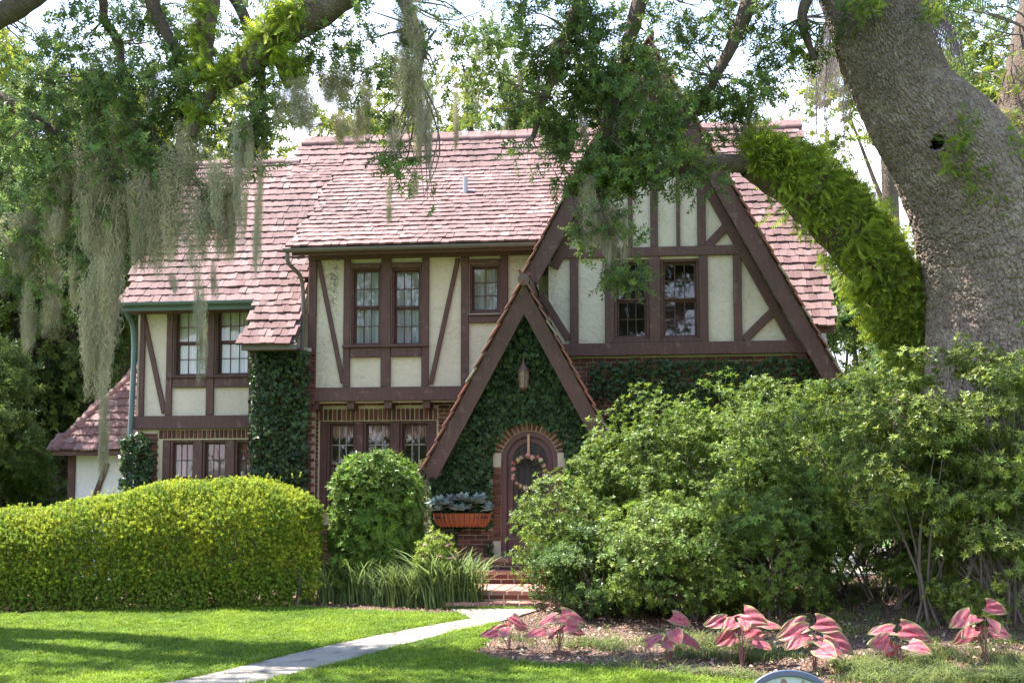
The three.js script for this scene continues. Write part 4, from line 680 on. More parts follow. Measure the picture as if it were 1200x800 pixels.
// ================= the big live oak =================
const oakR = rng(101);
const px = (list, d) => list.map(([u, v, r, dd]) => [at(u, v, dd ?? d), r * mpp(dd ?? d)]);
const limbGeo = (list, o) => tube(list.map(a => a[0]), list.map(a => a[1]), { radial: 14, step: 0.08, rough: 0.35, freq: 2.5, ...o });
{
  const base = V(7.0, G(7.0, 5.5), 5.5), oak = thing('live_oak', 'massive grey-barked live oak with a fern-covered limb and hanging moss', 'tree', base);
  const D = 15.5;
  const tr = px([[1200, 812, 150], [1194, 700, 118], [1188, 600, 104], [1185, 420, 95], [1180, 330, 92], [1161, 253, 89], [1114, 180, 73], [1064, 112, 57], [1038, 56, 55], [1018, 0, 54], [975, -90, 48], [905, -180, 38], [800, -260, 24]], D);
  const tg = tube(tr.map(a => a[0]), tr.map(a => a[1]), { radial: 460, step: 0.016, rough: 0.10, freq: 1.6 });
  { // bark ridges and the knot hole
    const UV = tg.attributes.uv, plates = (x, y) => { const k = 1 / 1.25, wx = x * k + 0.075 * fbm(x * 4, y * 3, 1, 4), wy = y * k + 0.12 * fbm(x * 5, y * 4, 7, 3), [a, b] = worley(wx - Math.floor(wx), wy - Math.floor(wy), 24, 6, 3), [c, d] = worley(wx - Math.floor(wx), wy - Math.floor(wy), 40, 14, 4); return 0.04 * smooth(0, 0.3, b - a) * (0.7 + 0.6 * fbm(x * 3, y * 3, 3, 2)) + 0.007 * smooth(0, 0.3, d - c) + 0.014 * fbm(x * 20, y * 12, 5, 3) - 0.03; };
    const P = tg.attributes.position, Nn = tg.attributes.normal, hit = at(1100, 167, D).addScaledVector(ray(1100, 167).normalize(), -0.6), rd = ray(1100, 167).normalize(); let best = null, bd = 9; const p = V(0, 0, 0);
    for (let i = 0; i < P.count; i++) { p.fromBufferAttribute(P, i); const rel = p.clone().sub(CAM), along = rel.dot(rd), off = rel.addScaledVector(rd, -along).length() + along * 0.02; if (off < bd) { bd = off; best = p.clone(); } }
    const c = best, sx = V(0.97, 0, -0.2);
    for (let i = 0; i < P.count; i++) {
      p.fromBufferAttribute(P, i); const n = V(Nn.getX(i), Nn.getY(i), Nn.getZ(i)), q = plates(UV.getX(i), UV.getY(i)); p.addScaledVector(n, q);
      const dx = (p.x - c.x) * sx.x + (p.z - c.z) * sx.z, dy = p.y - c.y, facing = p.distanceTo(c) < 0.5; if (facing) { const e = Math.hypot(dx / 0.062, dy / 0.095); if (e < 1) p.addScaledVector(rd, 0.42 * smooth(1, 0.75, e)); else if (e < 2.6) p.addScaledVector(rd, -0.035 * smooth(2.6, 1.5, e) * smooth(0.9, 1.2, e)); }
      P.setXYZ(i, p.x, p.y, p.z);
    }
    tg.computeVertexNormals();
  }
  part(oak, 'trunk', tg, M.bark);
  const L = [];
  L.push(px([[1180, 330, 70], [1196, 255, 62], [1206, 190, 52], [1212, 120, 36], [1222, 40, 34], [1255, -80, 30], [1330, -200, 20]], D));                                                            // right stem
  L.push(px([[1092, 640, 34, 16.4], [1085, 520, 30, 16.4], [1074, 430, 26, 16.3], [1060, 372, 27, 16.2], [1034, 322, 31, 16], [995, 272, 35, 15.8], [948, 226, 34, 15.6], [905, 198, 27, 15.4], [874, 190, 17, 15.3]], 16));   // fern limb
  L.push(px([[890, 196, 13, 15.4], [850, 190, 10, 15.3], [800, 196, 9, 15.2], [745, 208, 7, 15.1], [700, 219, 5, 15], [672, 228, 3, 15]], 15.2));
  L.push(px([[905, -180, 32], [760, -150, 30], [560, -90, 26, 14.8], [440, -30, 22, 14.2], [385, 3, 20, 14], [345, 30, 19, 14], [312, 55, 18, 14], [285, 80, 15, 14], [262, 96, 11, 14], [240, 120, 7, 14], [225, 160, 4, 14]], 15));   // long limb to the left
  L.push(px([[326, 46, 10, 14], [328, 66, 10, 14], [333, 84, 8, 14], [338, 100, 6, 13.9]], 14));
  L.push(px([[250, -40, 13, 14.4], [245, 0, 13, 14.3], [240, 40, 12, 14.2], [240, 75, 10, 14.1], [252, 100, 8, 14]], 14));
  L.push(px([[470, -50, 11, 14.4], [474, 0, 9, 14.3], [486, 30, 6, 14.2], [494, 55, 5, 14.2], [490, 90, 3, 14.2]], 14));
  L.push(px([[700, -140, 14], [690, -40, 11], [668, 40, 8], [640, 110, 5], [625, 160, 3]], 15)); L.push(px([[760, -150, 14], [755, -30, 10], [735, 60, 8], [712, 150, 6], [700, 220, 4]], 15.2));
  L.push(px([[905, -180, 18], [890, -60, 12], [872, 20, 9], [838, 90, 6], [800, 150, 4]], 15.4)); L.push(px([[975, -90, 14], [960, -30, 9], [940, 20, 6], [955, 70, 3]], 15.3));
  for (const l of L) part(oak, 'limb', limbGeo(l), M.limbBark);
  // leaf masses: u, v, half width, half height (photo pixels), metres ahead, sprigs
  const col = [0.085, 0.142, 0.042], list = [], tw = [], blobs = [
    [600, 50, 42, 55, 15, 70], [650, 35, 55, 45, 15, 196], [700, 70, 55, 60, 15.2, 290], [690, 140, 50, 48, 15.2, 290], [735, 120, 40, 60, 15, 201], [720, 190, 42, 36, 15, 224], [650, 110, 35, 45, 15, 122], [760, 165, 40, 35, 15.3, 159],
    [760, 40, 45, 40, 15.4, 76], [810, 70, 50, 45, 15.4, 110], [860, 90, 50, 50, 15.5, 125], [905, 60, 45, 45, 15.6, 87], [945, 45, 35, 30, 15.6, 50], [830, 140, 45, 30, 15.3, 87], [885, 130, 40, 22, 15.3, 64], [800, 15, 60, 22, 15.5, 69], [880, 15, 50, 22, 15.5, 64],
    [700, 262, 26, 36, 14.9, 70], [722, 300, 28, 30, 14.8, 56], [735, 325, 18, 12, 14.8, 21], [780, 205, 45, 14, 15, 80], [820, 212, 26, 12, 15, 28], [662, 190, 18, 26, 15, 32], [970, 180, 22, 12, 15.4, 19], [1000, 15, 20, 14, 15, 17], [655, 215, 14, 10, 15, 14],
    [400, 20, 50, 24, 14.2, 61], [450, 40, 42, 40, 14.3, 52], [385, 60, 30, 22, 14, 61], [560, 25, 36, 26, 15, 40], [470, 205, 26, 26, 14.2, 30], [455, 170, 20, 24, 14.2, 21], [495, 235, 16, 14, 14.2, 12], [440, 110, 34, 40, 14.3, 35], [520, 60, 26, 50, 14.6, 30], [575, 100, 24, 36, 15, 28], [620, 180, 20, 16, 15, 12],
    [1165, 40, 36, 40, 16.5, 84], [1150, 110, 26, 40, 16.4, 56], [1110, 20, 14, 20, 15.2, 24],
  ];
  for (const [u, v, a, b, d, n] of blobs) { const c = at(u, v, d), m = mpp(d), rad = V(a * m, b * m, Math.max(a, b) * m * 0.9); foliage(list, c, rad, n, oakR, col, { thr: -0.02, freq: 1.7, vary: 0.4, yel: 0.45 }); const k = L.reduce((bst, l) => l.reduce((q, s) => s[0].distanceTo(c) < q[1] ? [s[0], s[0].distanceTo(c)] : q, bst), [c, 99])[0]; twigs(tw, k.distanceTo(c) < 2.6 ? k : c, c, rad, 5, oakR, 0.016); }
  for (const [x, y, z, a, b] of [[1.5, 10.6, 7, 2, 0.8], [4, 11.4, 7, 2.2, 0.9], [7, 12, 6, 2.4, 1], [9, 11, 8, 2.2, 1], [3, 8.7, 10.6, 2.2, 0.8]]) { foliage(list, V(x, y, z), V(a, b, a), 360, oakR, col, { thr: 0.06, freq: 0.8, size: 1.5 }); twigs(tw, V(x, y - 0.5, z), V(x, y, z), V(a, b, a), 6, oakR, 0.03); }
  instMany(oak, 'foliage', SP.oak, LM.oak, list); const tb = part(oak, 'branch_spray', merge(tw), M.twig); tb.userData.kind = 'stuff';
  // fern on the limbs
  const fl = []; const ferny = (l, from, to, n, spread, side) => { for (let i = 0; i < n; i++) { const t = lerp(from, to, oakR()), k = t * (l.length - 1), a = Math.min(l.length - 2, Math.floor(k)), f = k - a, p = l[a][0].clone().lerp(l[a + 1][0], f), r = lerp(l[a][1], l[a + 1][1], f), T = l[a + 1][0].clone().sub(l[a][0]).normalize(); if (N3(p.x * 2.6, p.y * 2.6, p.z * 2.6) < -0.4 + 0.25 * oakR()) continue; let d = rdir(oakR).multiplyScalar(0.8).add(side); d.sub(T.clone().multiplyScalar(d.dot(T))).normalize(); fl.push({ p: p.addScaledVector(d, r * (0.92 + spread * oakR() * (1 + 1.6 * N3(p.x * 3.4 + 9, p.y * 3.4, p.z * 3.4)))), q: aim(d.clone().multiplyScalar(0.7).add(rdir(oakR).multiplyScalar(0.7)).add(V(0, -0.35, 0)), oakR() * 6.28), s: (0.6 + 0.75 * oakR()) * (0.9 + 0.9 * N3(p.x * 3.2, p.y * 3.2, p.z * 3.2)), c: shade(oakR, [0.20, 0.28, 0.035], 0.5, 0.4) }); } };
  ferny(L[1], 0.22, 1, 11000, 0.34, V(-0.15, 0.6, 0.8)); ferny(L[2], 0, 0.95, 1500, 3.2, V(0, 1, 0.3)); ferny(L[3], 0.42, 0.95, 1100, 0.4, V(0, 0.8, 0.3)); ferny(L[4], 0, 1, 260, 0.8, V(0.5, 0.1, 0.3)); ferny(L[5], 0, 1, 420, 0.5, V(-0.3, 0.1, 0.5)); ferny(L[0], 0.22, 0.6, 600, 0.4, V(-0.7, 0.3, 0.6));
  for (const [u, v, a, b, n] of [[1120, 180, 16, 24, 150], [1155, 220, 22, 26, 210], [1188, 190, 12, 40, 160], [1135, 150, 10, 20, 80], [1018, 8, 16, 10, 120], [1092, 14, 10, 14, 90], [1180, 245, 20, 20, 140]]) for (let i = 0; i < n; i++) { const p = at(u + (oakR() - 0.5) * 2 * a, v + (oakR() - 0.5) * 2 * b, D - 0.62 - 0.3 * oakR()); fl.push({ p, q: aim(V(0, -0.1, 0.6).add(rdir(oakR)), oakR() * 6.28), s: 0.5 + 0.5 * oakR(), c: shade(oakR, [0.14, 0.21, 0.03], 0.4, 0.5) }); }
  instMany(oak, 'fern', fernGeo, LM.fern, fl);
  mossOn(oak, oakR, [[345, 80, 165, 30, 13.9], [330, 95, 150, 26, 13.9], [360, 100, 170, 22, 13.9], [478, -10, 70, 24, 14.1], [480, 5, 100, 26, 14.1], [480, 50, 140, 28, 14.1], [487, 60, 160, 24, 14.1], [494, 90, 205, 20, 14.1], [498, 110, 190, 16, 14.1], [503, 150, 222, 8, 14.1], [456, 205, 275, 9, 14.1], [487, 200, 240, 8, 14.1], [462, 120, 210, 14, 14.2], [535, 95, 190, 6, 14.8], [612, 50, 120, 8, 15], [683, 120, 182, 8, 15], [700, 205, 300, 26, 14.8], [716, 230, 330, 22, 14.8], [690, 200, 260, 18, 14.8], [735, 235, 320, 12, 14.8], [395, 60, 150, 30, 14.1], [425, 60, 190, 20, 14.3], [410, 120, 175, 30, 14.2], [650, 40, 110, 14, 15], [290, 120, 220, 22, 14]]);
}
function mossOn(tree, r, beards, add = []) {
  const list = [...add];
  for (const [u, v0, v1, w, d] of beards) {
    const m = mpp(d), H = (v1 - v0) * m, W = w * m, n = Math.max(4, Math.round(H / 0.22) + Math.round(W * 11));
    for (let i = 0; i < n; i++) { const t = r() * 0.62, p = at(u + (r() - 0.5) * w * (1 - 0.5 * t), v0 + (v1 - v0) * t, d + (r() - 0.5) * Math.min(0.5, W)), h = H * (1 - t) * (0.45 + 0.55 * r()), ww = Math.max(0.09, W * (0.85 - 0.45 * t)) * (0.6 + 0.6 * r()); list.push({ p, q: aim(V((r() - 0.5) * 0.06, 1, (r() - 0.5) * 0.06), r() * 6.28), s: V(ww, Math.max(0.2, h), ww), c: shade(r, [0.36, 0.335, 0.235], 0.3, 0.15) }); }
  }
  instMany(tree, 'hanging_moss', mossGeo, LM.moss, list);
}

// ================= the mossy oak reaching in from the other side =================
{
  const r = rng(202), b = V(-13, G(-13, 7), 7), oak = thing('live_oak', 'live oak whose leafy mossy boughs hang over the clipped hedge', 'tree', b);
  const trunk = [[b.clone().add(V(0, -0.2, 0)), 0.75], [V(-12.8, 2, 6.9), 0.6], [V(-12.2, 4.5, 6.6), 0.52], [V(-11, 6.8, 6.4), 0.45], [V(-9.5, 8.8, 6.4), 0.36], [V(-8, 10.2, 6.6), 0.26]]; part(oak, 'trunk', limbGeo(trunk, { radial: 28, step: 0.1, rough: 0.2 }), M.bark);
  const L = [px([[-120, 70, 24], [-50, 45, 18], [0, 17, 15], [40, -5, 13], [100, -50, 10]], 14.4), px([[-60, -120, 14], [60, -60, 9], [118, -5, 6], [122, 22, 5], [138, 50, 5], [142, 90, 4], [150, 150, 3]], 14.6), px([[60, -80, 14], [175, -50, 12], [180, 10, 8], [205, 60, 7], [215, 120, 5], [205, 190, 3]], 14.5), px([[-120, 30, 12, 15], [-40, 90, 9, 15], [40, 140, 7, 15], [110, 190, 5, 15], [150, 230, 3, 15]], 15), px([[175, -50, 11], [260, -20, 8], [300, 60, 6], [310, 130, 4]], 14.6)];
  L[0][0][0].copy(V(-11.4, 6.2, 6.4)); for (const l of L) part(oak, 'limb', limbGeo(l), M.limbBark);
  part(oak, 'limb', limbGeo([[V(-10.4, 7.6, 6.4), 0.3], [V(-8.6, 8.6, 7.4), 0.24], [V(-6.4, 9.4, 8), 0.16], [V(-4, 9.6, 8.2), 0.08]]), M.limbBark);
  const list = [], tw = [], col = [0.11, 0.175, 0.058], blobs = [
    [30, 150, 45, 40, 14.8, 99], [75, 90, 48, 42, 14.6, 118], [90, 160, 52, 44, 14.6, 162], [60, 215, 48, 40, 14.7, 130], [30, 265, 36, 40, 14.9, 81], [140, 120, 48, 45, 14.4, 162], [135, 190, 45, 38, 14.4, 130], [190, 105, 48, 42, 14.4, 162], [195, 160, 45, 32, 14.3, 118], [245, 110, 42, 38, 14.3, 134], [240, 60, 40, 34, 14.6, 81], [270, 150, 32, 30, 14.2, 81], [300, 120, 30, 34, 14.2, 68], [165, 45, 45, 34, 14.7, 87], [105, 40, 50, 28, 14.8, 75], [200, 10, 60, 20, 14.9, 75], [300, 30, 40, 26, 14.6, 50], [120, 250, 28, 34, 14.5, 47], [115, 300, 22, 26, 14.5, 31], [30, 60, 36, 30, 14.9, 43], [85, 245, 30, 26, 14.6, 43], [245, 240, 10, 18, 14.2, 12], [190, 215, 14, 14, 14.2, 12], [300, 195, 12, 18, 14.2, 12], [40, 310, 34, 30, 15, 47], [175, 235, 18, 20, 14.3, 19], [65, 340, 22, 24, 15, 22], [15, 200, 30, 40, 15, 50],
  ];
  for (const [u, v, a, bb, d, n] of blobs) { const c = at(u, v, d), m = mpp(d), rad = V(a * m, bb * m, Math.max(a, bb) * m * 0.9); foliage(list, c, rad, n, r, col, { thr: -0.02, freq: 1.8, vary: 0.45, yel: 0.4 }); const k = L.reduce((bst, l) => l.reduce((q, s) => s[0].distanceTo(c) < q[1] ? [s[0], s[0].distanceTo(c)] : q, bst), [c, 99])[0]; twigs(tw, k.distanceTo(c) < 2.2 ? k : c, c, rad, 5, r, 0.014); }
  for (const [x, y, z, a, bb] of [[-6.5, 10.8, 8.4, 2, 0.8], [-11.5, 10, 8.5, 2.2, 1], [-3.4, 10, 9, 1.8, 0.7], [-9.2, 10.4, 9.6, 2, 0.8], [-5, 9.6, 10.4, 1.8, 0.7]]) { foliage(list, V(x, y, z), V(a, bb, a), 300, r, col, { thr: 0.05, freq: 0.8, size: 1.5 }); twigs(tw, V(x, y - 0.5, z), V(x, y, z), V(a, bb, a), 6, r, 0.03); }
  instMany(oak, 'foliage', SP.oak, LM.oak, list); const tb = part(oak, 'branch_spray', merge(tw), M.twig); tb.userData.kind = 'stuff';
  mossOn(oak, r, [[110, 140, 320, 34, 14.3], [126, 225, 420, 30, 14.3], [116, 300, 480, 34, 14.3], [112, 380, 440, 30, 14.3], [122, 430, 572, 9, 14.3], [72, 190, 300, 34, 14.5], [160, 150, 330, 30, 14.2], [185, 175, 335, 40, 14.2], [214, 165, 320, 40, 14.2], [243, 185, 330, 34, 14.2], [262, 170, 320, 26, 14.1], [272, 130, 290, 22, 14.1], [302, 160, 345, 9, 14], [236, 300, 460, 11, 14], [250, 300, 360, 10, 14], [205, 300, 345, 14, 14.1], [20, 220, 330, 40, 14.8], [45, 215, 300, 30, 14.8], [92, 150, 255, 40, 14.5], [140, 90, 210, 30, 14.4], [140, 200, 300, 22, 14.3], [60, 290, 400, 20, 15], [160, 260, 330, 14, 14.2], [35, 300, 420, 18, 15.2], [88, 290, 370, 16, 14.6], [228, 130, 240, 30, 14.2], [180, 60, 150, 22, 14.6], [110, 60, 150, 26, 14.7], [283, 200, 300, 12, 14]]);
}
// ================= clipped hedge =================
{
  const r = rng(303), A = V(-9.6, 0, 4.9), B = at(352, 640, 18.2); B.y = 0; const len = A.distanceTo(B), ax = B.clone().sub(A).normalize(), cr = V(-ax.z, 0, ax.x); if (cr.z < 0) cr.negate();
  const hedge = thing('clipped_hedge', 'long yellow-green clipped hedge in front of the house', 'hedge', V(-5.5, G(-5.5, 4), 4));
  const hgt = t => lerp(1.06, 1.70, smooth(0.12, 0.85, t)) + 0.10 * N3(t * 5, 1, 2), list = [];
  // a rounded block: s along, th round the section
  for (let i = 0; i < 38000; i++) {
    const t = -0.04 + r() * 1.08, end = Math.max(0, (t - 0.9) / 0.14), H = hgt(t) * Math.sqrt(Math.max(0.05, 1 - 0.45 * end * end)), wd = 1.05 * Math.sqrt(Math.max(0.03, 1 - end * end)), th = -1.0 + r() * (Math.PI + 1.6);
    const c0 = Math.cos(th), s0 = Math.sin(th), mm = Math.pow(Math.abs(c0) ** 3.4 + Math.abs(s0) ** 3.4, -1 / 3.4), cs = c0 * mm, sn = s0 * mm, bump = 1 + 0.17 * fbm(t * len * 0.9, cs * 1.6, sn * 1.6, 4) + 0.05 * Math.cos(t * len * 5.2), deep = Math.pow(r(), 2.2) * 0.3;
    const k = bump - deep, p = A.clone().addScaledVector(ax, t * len).addScaledVector(cr, cs * wd * k); const g = G(p.x, p.z), mid = H * 0.5; p.y = g + 0.1 + mid + sn * mid * k; if (p.y < g + 0.05 + 0.12 * r()) continue;
    const nrm = cr.clone().multiplyScalar(cs).add(V(0, sn, 0)).addScaledVector(ax, end).normalize();
    list.push({ p, q: aim(nrm.multiplyScalar(0.9).add(rdir(r).multiplyScalar(0.8)).add(V(0, 0.35, 0)), r() * 6.28), s: 0.7 + 0.6 * r(), c: shade(r, r() < 0.5 + 0.9 * N3(p.x * 2.1, p.y * 2.1, p.z * 2.1) ? [0.29, 0.35, 0.028] : [0.15, 0.235, 0.022], 0.3, 0.18) });
  }
  for (let i = 0; i < 7000; i++) { // skirt down to the mulch
    const t = r() * 1.0, end = Math.max(0, (t - 0.9) / 0.14), wd = 1.05 * Math.sqrt(Math.max(0.03, 1 - end * end)), p = A.clone().addScaledVector(ax, t * len).addScaledVector(cr, wd * (0.98 - 0.5 * r() * r() + 0.1 * N3(t * 20, 1, 1))); p.y = G(p.x, p.z) + 0.03 + 0.5 * r() * (1 + 0.5 * N3(t * 30, 3, 3));
    list.push({ p, q: aim(cr.clone().add(rdir(r).multiplyScalar(0.8)).add(V(0, 0.3, 0)), r() * 6.28), s: 0.7 + 0.6 * r(), c: shade(r, [0.15, 0.235, 0.022], 0.35, 0.18) });
  }
  for (let i = 0; i < 90; i++) { const t = r(), p = A.clone().addScaledVector(ax, t * len).addScaledVector(cr, (r() - 0.5) * 1.5); p.y = G(p.x, p.z) + 0.12 + hgt(t) + r() * 0.05; list.push({ p, q: aim(V((r() - 0.5) * 0.5, 1, (r() - 0.5) * 0.5), r() * 6), s: 0.8 + 0.5 * r(), c: shade(r, [0.24, 0.3, 0.03], 0.2, 0.3) }); }
  instMany(hedge, 'foliage', SP.hedge, LM.hedge, list);
  for (let i = 0; i < 26; i++) { const t = (i + r()) / 26, p = A.clone().addScaledVector(ax, t * len).addScaledVector(cr, (r() - 0.3) * 0.9), y = G(p.x, p.z), q = []; for (let k = 0; k < 3; k++) q.push(tube([V(p.x, y - 0.05, p.z), V(p.x + (r() - 0.5) * 0.25, y + 0.4, p.z + (r() - 0.5) * 0.25), V(p.x + (r() - 0.5) * 0.7, y + 1.1, p.z + (r() - 0.5) * 0.6)], [0.022, 0.016, 0.006], { radial: 6, step: 0.15 })); part(hedge, 'stem', merge(q), M.twig); }
}
// ================= upright clipped shrub by the door =================
{
  const r = rng(313), c = at(441, 640, 18.7), g = G(c.x, c.z), sh = thing('clipped_shrub', 'upright clipped shrub with narrow green leaves beside the hedge', 'shrub', V(c.x, g, c.z)), list = [];
  for (let i = 0; i < 5200; i++) { const d = rdir(r), m = Math.pow(Math.abs(d.x) ** 4.5 + Math.abs(d.y) ** 4.5 + Math.abs(d.z) ** 4.5, -1 / 4.5), k = (1 + 0.3 * fbm(d.x * 2.6, d.y * 2.6, d.z * 2.6, 3)) - Math.pow(r(), 2) * 0.45, p = V(c.x + d.x * m * k * 0.54, g + 1.12 + d.y * m * k * 0.98, c.z + d.z * m * k * 0.54); if (p.y < g + 0.2) continue; list.push({ p, q: aim(d.clone().add(rdir(r).multiplyScalar(0.6)).add(V(0, 0.4, 0)), r() * 6.28), s: 1.0 + 0.8 * r(), c: shade(r, [0.10, 0.185, 0.028], 0.5, 0.45) }); }
  instMany(sh, 'foliage', SP.round, LM.azalea, list);
  for (let k = 0; k < 5; k++) part(sh, 'stem', tube([V(c.x + (r() - 0.5) * 0.2, g - 0.05, c.z + (r() - 0.5) * 0.2), V(c.x + (r() - 0.5) * 0.5, g + 0.7, c.z + (r() - 0.5) * 0.4), V(c.x + (r() - 0.5) * 0.8, g + 1.6, c.z + (r() - 0.5) * 0.6)], [0.03, 0.02, 0.006], { radial: 6, step: 0.15 }), M.twig);
}
// ================= azaleas =================
function azalea(label, u, d, rx, top, base, seed, n, o = {}) {
  n = Math.round(n * 1.45); const r = rng(seed), c = at(u, 640, d), g = G(c.x, c.z), yt = at(u, top, d).y, y0 = g + base, sh = thing(o.name || 'azalea_shrub', label, 'shrub', V(c.x, g, c.z), o.group), list = [], cen = V(c.x, (yt + y0) / 2, c.z), ry = (yt - y0) / 2, dens = (o.thr ?? -0.08) + 0.05;
  let guard = n * 8;
  while (list.length < n && guard-- > 0) {
    const dd = rdir(r), e = 1 + 0.34 * N3(dd.x * 2.1 + seed, dd.y * 2.1, dd.z * 2.1 + seed * 0.7) + 0.12 * N3(dd.x * 6, dd.y * 6 + seed, dd.z * 6), k = e * (1 - Math.pow(r(), 1.7) * 0.6), p = V(cen.x + dd.x * rx * k, cen.y + dd.y * ry * k, cen.z + dd.z * rx * (o.deep || 0.9) * k);
    if (p.y < g + 0.15 || fbm(p.x * 1.5, p.y * 3.4, p.z * 1.5, 2) + (r() - 0.5) * 0.13 < dens) continue;
    list.push({ p, q: aim(dd.clone().multiplyScalar(0.8).add(rdir(r).multiplyScalar(0.55)).add(V(0, 0.65, 0)), r() * 6.28), s: (o.size || 1) * (0.62 + 0.5 * r()), c: shade(r, o.col || [0.098, 0.165, 0.028], 0.5, 0.55) });
  }
  instMany(sh, 'foliage', SP.azalea, LM.azalea, list);
  const nb = o.stems ?? 9;
  for (let i = 0; i < nb; i++) { const a = r() * 6.283, b = V(c.x + Math.cos(a) * 0.18, g - 0.05, c.z + Math.sin(a) * 0.18), e = list[Math.floor(r() * list.length)].p, m1 = b.clone().lerp(e, 0.4).add(V((r() - 0.5) * 0.3, 0.15, (r() - 0.5) * 0.3)); part(sh, 'stem', tube([b, m1, e], [0.021, 0.014, 0.004], { radial: 6, step: 0.12 }), M.twig); }
  const tw = []; for (let i = 0; i < 46; i++) { const e = list[Math.floor(r() * list.length)].p, s = cen.clone().lerp(e, 0.25 + 0.3 * r()); s.y -= 0.25; tw.push(tube([s, s.clone().lerp(e, 0.5).add(rdir(r).multiplyScalar(0.06)), e], [0.008, 0.006, 0.003], { radial: 4, step: 0.12 })); }
  const m = part(sh, 'branch_spray', merge(tw), M.twig); m.userData.kind = 'stuff';
  return sh;
}
azalea('azalea reaching over the entrance steps beside the arched door', 690, 17.2, 1.0, 548, 0.05, 401, 2300, { thr: -0.14 });
azalea('tall azalea standing below the entrance gable rafter end', 780, 16.9, 1.15, 478, 0.1, 402, 2700);
azalea('tall azalea under the middle of the ivy-clad brick wall', 880, 16.4, 1.25, 448, 0.15, 403, 2900);
azalea('tall azalea in front of the corner of the half-timbered gable', 985, 15.6, 1.2, 458, 0.5, 404, 2300, { thr: 0.0 });
azalea('tall pale azalea directly before the oak trunk', 1090, 13.7, 0.95, 424, 0.85, 405, 1900, { thr: -0.02, col: [0.125, 0.185, 0.038] });
azalea('leggy azalea with hanging moss beside the oak roots', 1185, 13.5, 1.05, 404, 0.75, 406, 2300, { thr: -0.03, col: [0.125, 0.185, 0.038] });
azalea('low dense azalea behind the pink caladiums', 800, 15.3, 1.1, 590, 0.02, 407, 2000);
azalea('mid-height azalea with light green leaf tips at the mulch edge', 900, 14.9, 0.95, 545, 0.05, 408, 2000);
azalea('small dark azalea growing low over the path edge', 700, 15.9, 0.8, 625, 0.0, 409, 1400, { col: [0.055, 0.11, 0.026] });
azalea('small leafy seedling azalea in the open mulch', 1062, 14.6, 0.34, 662, 0.0, 410, 190, { stems: 4 });
azalea('low azalea between the oak roots and the boulders', 1165, 13.3, 0.75, 585, 0.05, 413, 1000, { thr: 0.02, col: [0.125, 0.185, 0.038] });
azalea('low open azalea in the mulch before the palm', 1035, 15.2, 0.7, 590, 0.05, 414, 800, { thr: 0.06 });
azalea('far azalea against the brick wall behind the others', 940, 18.4, 1.2, 470, 0.2, 411, 1300);
azalea('far azalea screening the drive beyond the oak', 1130, 18.6, 1.3, 505, 0.5, 412, 1300, { thr: 0.05 });

// ================= ivy on the walls =================
const ivyR = rng(505);
function ivy(label, area, inside, z, depth, n, o = {}) {
  const [x0, x1, y0, y1] = area, pl = thing('climbing_ivy', label, 'ivy', V((x0 + x1) / 2, 0.29, z), 'ivy on the house walls'), list = []; let guard = n * 5;
  while (list.length < n && guard-- > 0) {
    const x = lerp(x0, x1, ivyR()), y = lerp(y0, y1, ivyR()); if (!inside(x, y)) continue;
    const f = fbm(x * 1.7, y * 1.7, z * 3 + 1, 3); if (o.gaps && f + (ivyR() - 0.5) * 0.2 < o.gaps(x, y)) continue;
    const t = depth * (0.5 + 0.9 * f + 0.3), side = o.side ? o.side(x, y) : null, p = V(x, y, z + 0.02 + Math.max(0.02, t) * Math.pow(ivyR(), 0.6)), nr = side || V(0, 0, 1);
    const d = nr.clone().add(rdir(ivyR).multiplyScalar(1.0)).add(V(0, 0.45, 0)).normalize(), q = new THREE.Quaternion().setFromUnitVectors(V(0, 0, 1), d).multiply(new THREE.Quaternion().setFromAxisAngle(V(0, 0, 1), (ivyR() - 0.5) * 1.6));
    list.push({ p, q, s: 0.05 + 0.075 * ivyR(), c: shade(ivyR, [0.030, 0.062, 0.022], 0.6, 0.35) });
  }
  if (o.edge) for (let i = 0; i < o.edgeN; i++) { const y = lerp(y0, o.edgeTop ?? y1, ivyR()); const s = o.edge, x = s < 0 ? x0 - 0.02 - 0.1 * ivyR() : x1 + 0.02 + 0.1 * ivyR(), d = V(s, 0.2, 0.3).add(rdir(ivyR).multiplyScalar(0.6)).normalize(); list.push({ p: V(x, y, z - ivyR() * 0.6), q: new THREE.Quaternion().setFromUnitVectors(V(0, 0, 1), d), s: 0.06 + 0.05 * ivyR(), c: shade(ivyR, [0.04, 0.072, 0.026], 0.45, 0.35) }); }
  instMany(pl, 'foliage', ivyGeo, LM.ivy, list);
  for (let k = 0; k < (o.stems ?? 4); k++) { const x = lerp(x0 + 0.1, x1 - 0.1, ivyR()), q = []; for (let j = 0; j <= 6; j++) { const y = lerp(Math.max(y0, 0.3), y1 - 0.2, j / 6), xx = x + 0.25 * N3(j * 0.8, k, 1); q.push(V(xx, y, z + 0.03)); } if (q.every(p => inside(p.x, p.y))) part(pl, 'stem', tube(q, [0.018, 0.008], { radial: 5, step: 0.15 }), M.twig); }
}
const all = () => true;
ivy('dark ivy covering the tall brick pier under the roof sweep', [-4.86, -3.76, 0.3, 4.66], all, 0.12, 0.30, 4200, { edge: -1, edgeN: 700 });
ivy('small bushy ivy clump at the corner downpipe', [-7.72, -7.08, 0.4, 3.28], (x, y) => y < 3.25 - 0.5 * Math.abs(x + 7.4), -0.66, 0.30, 1500, { edge: -1, edgeN: 260, stems: 2 });
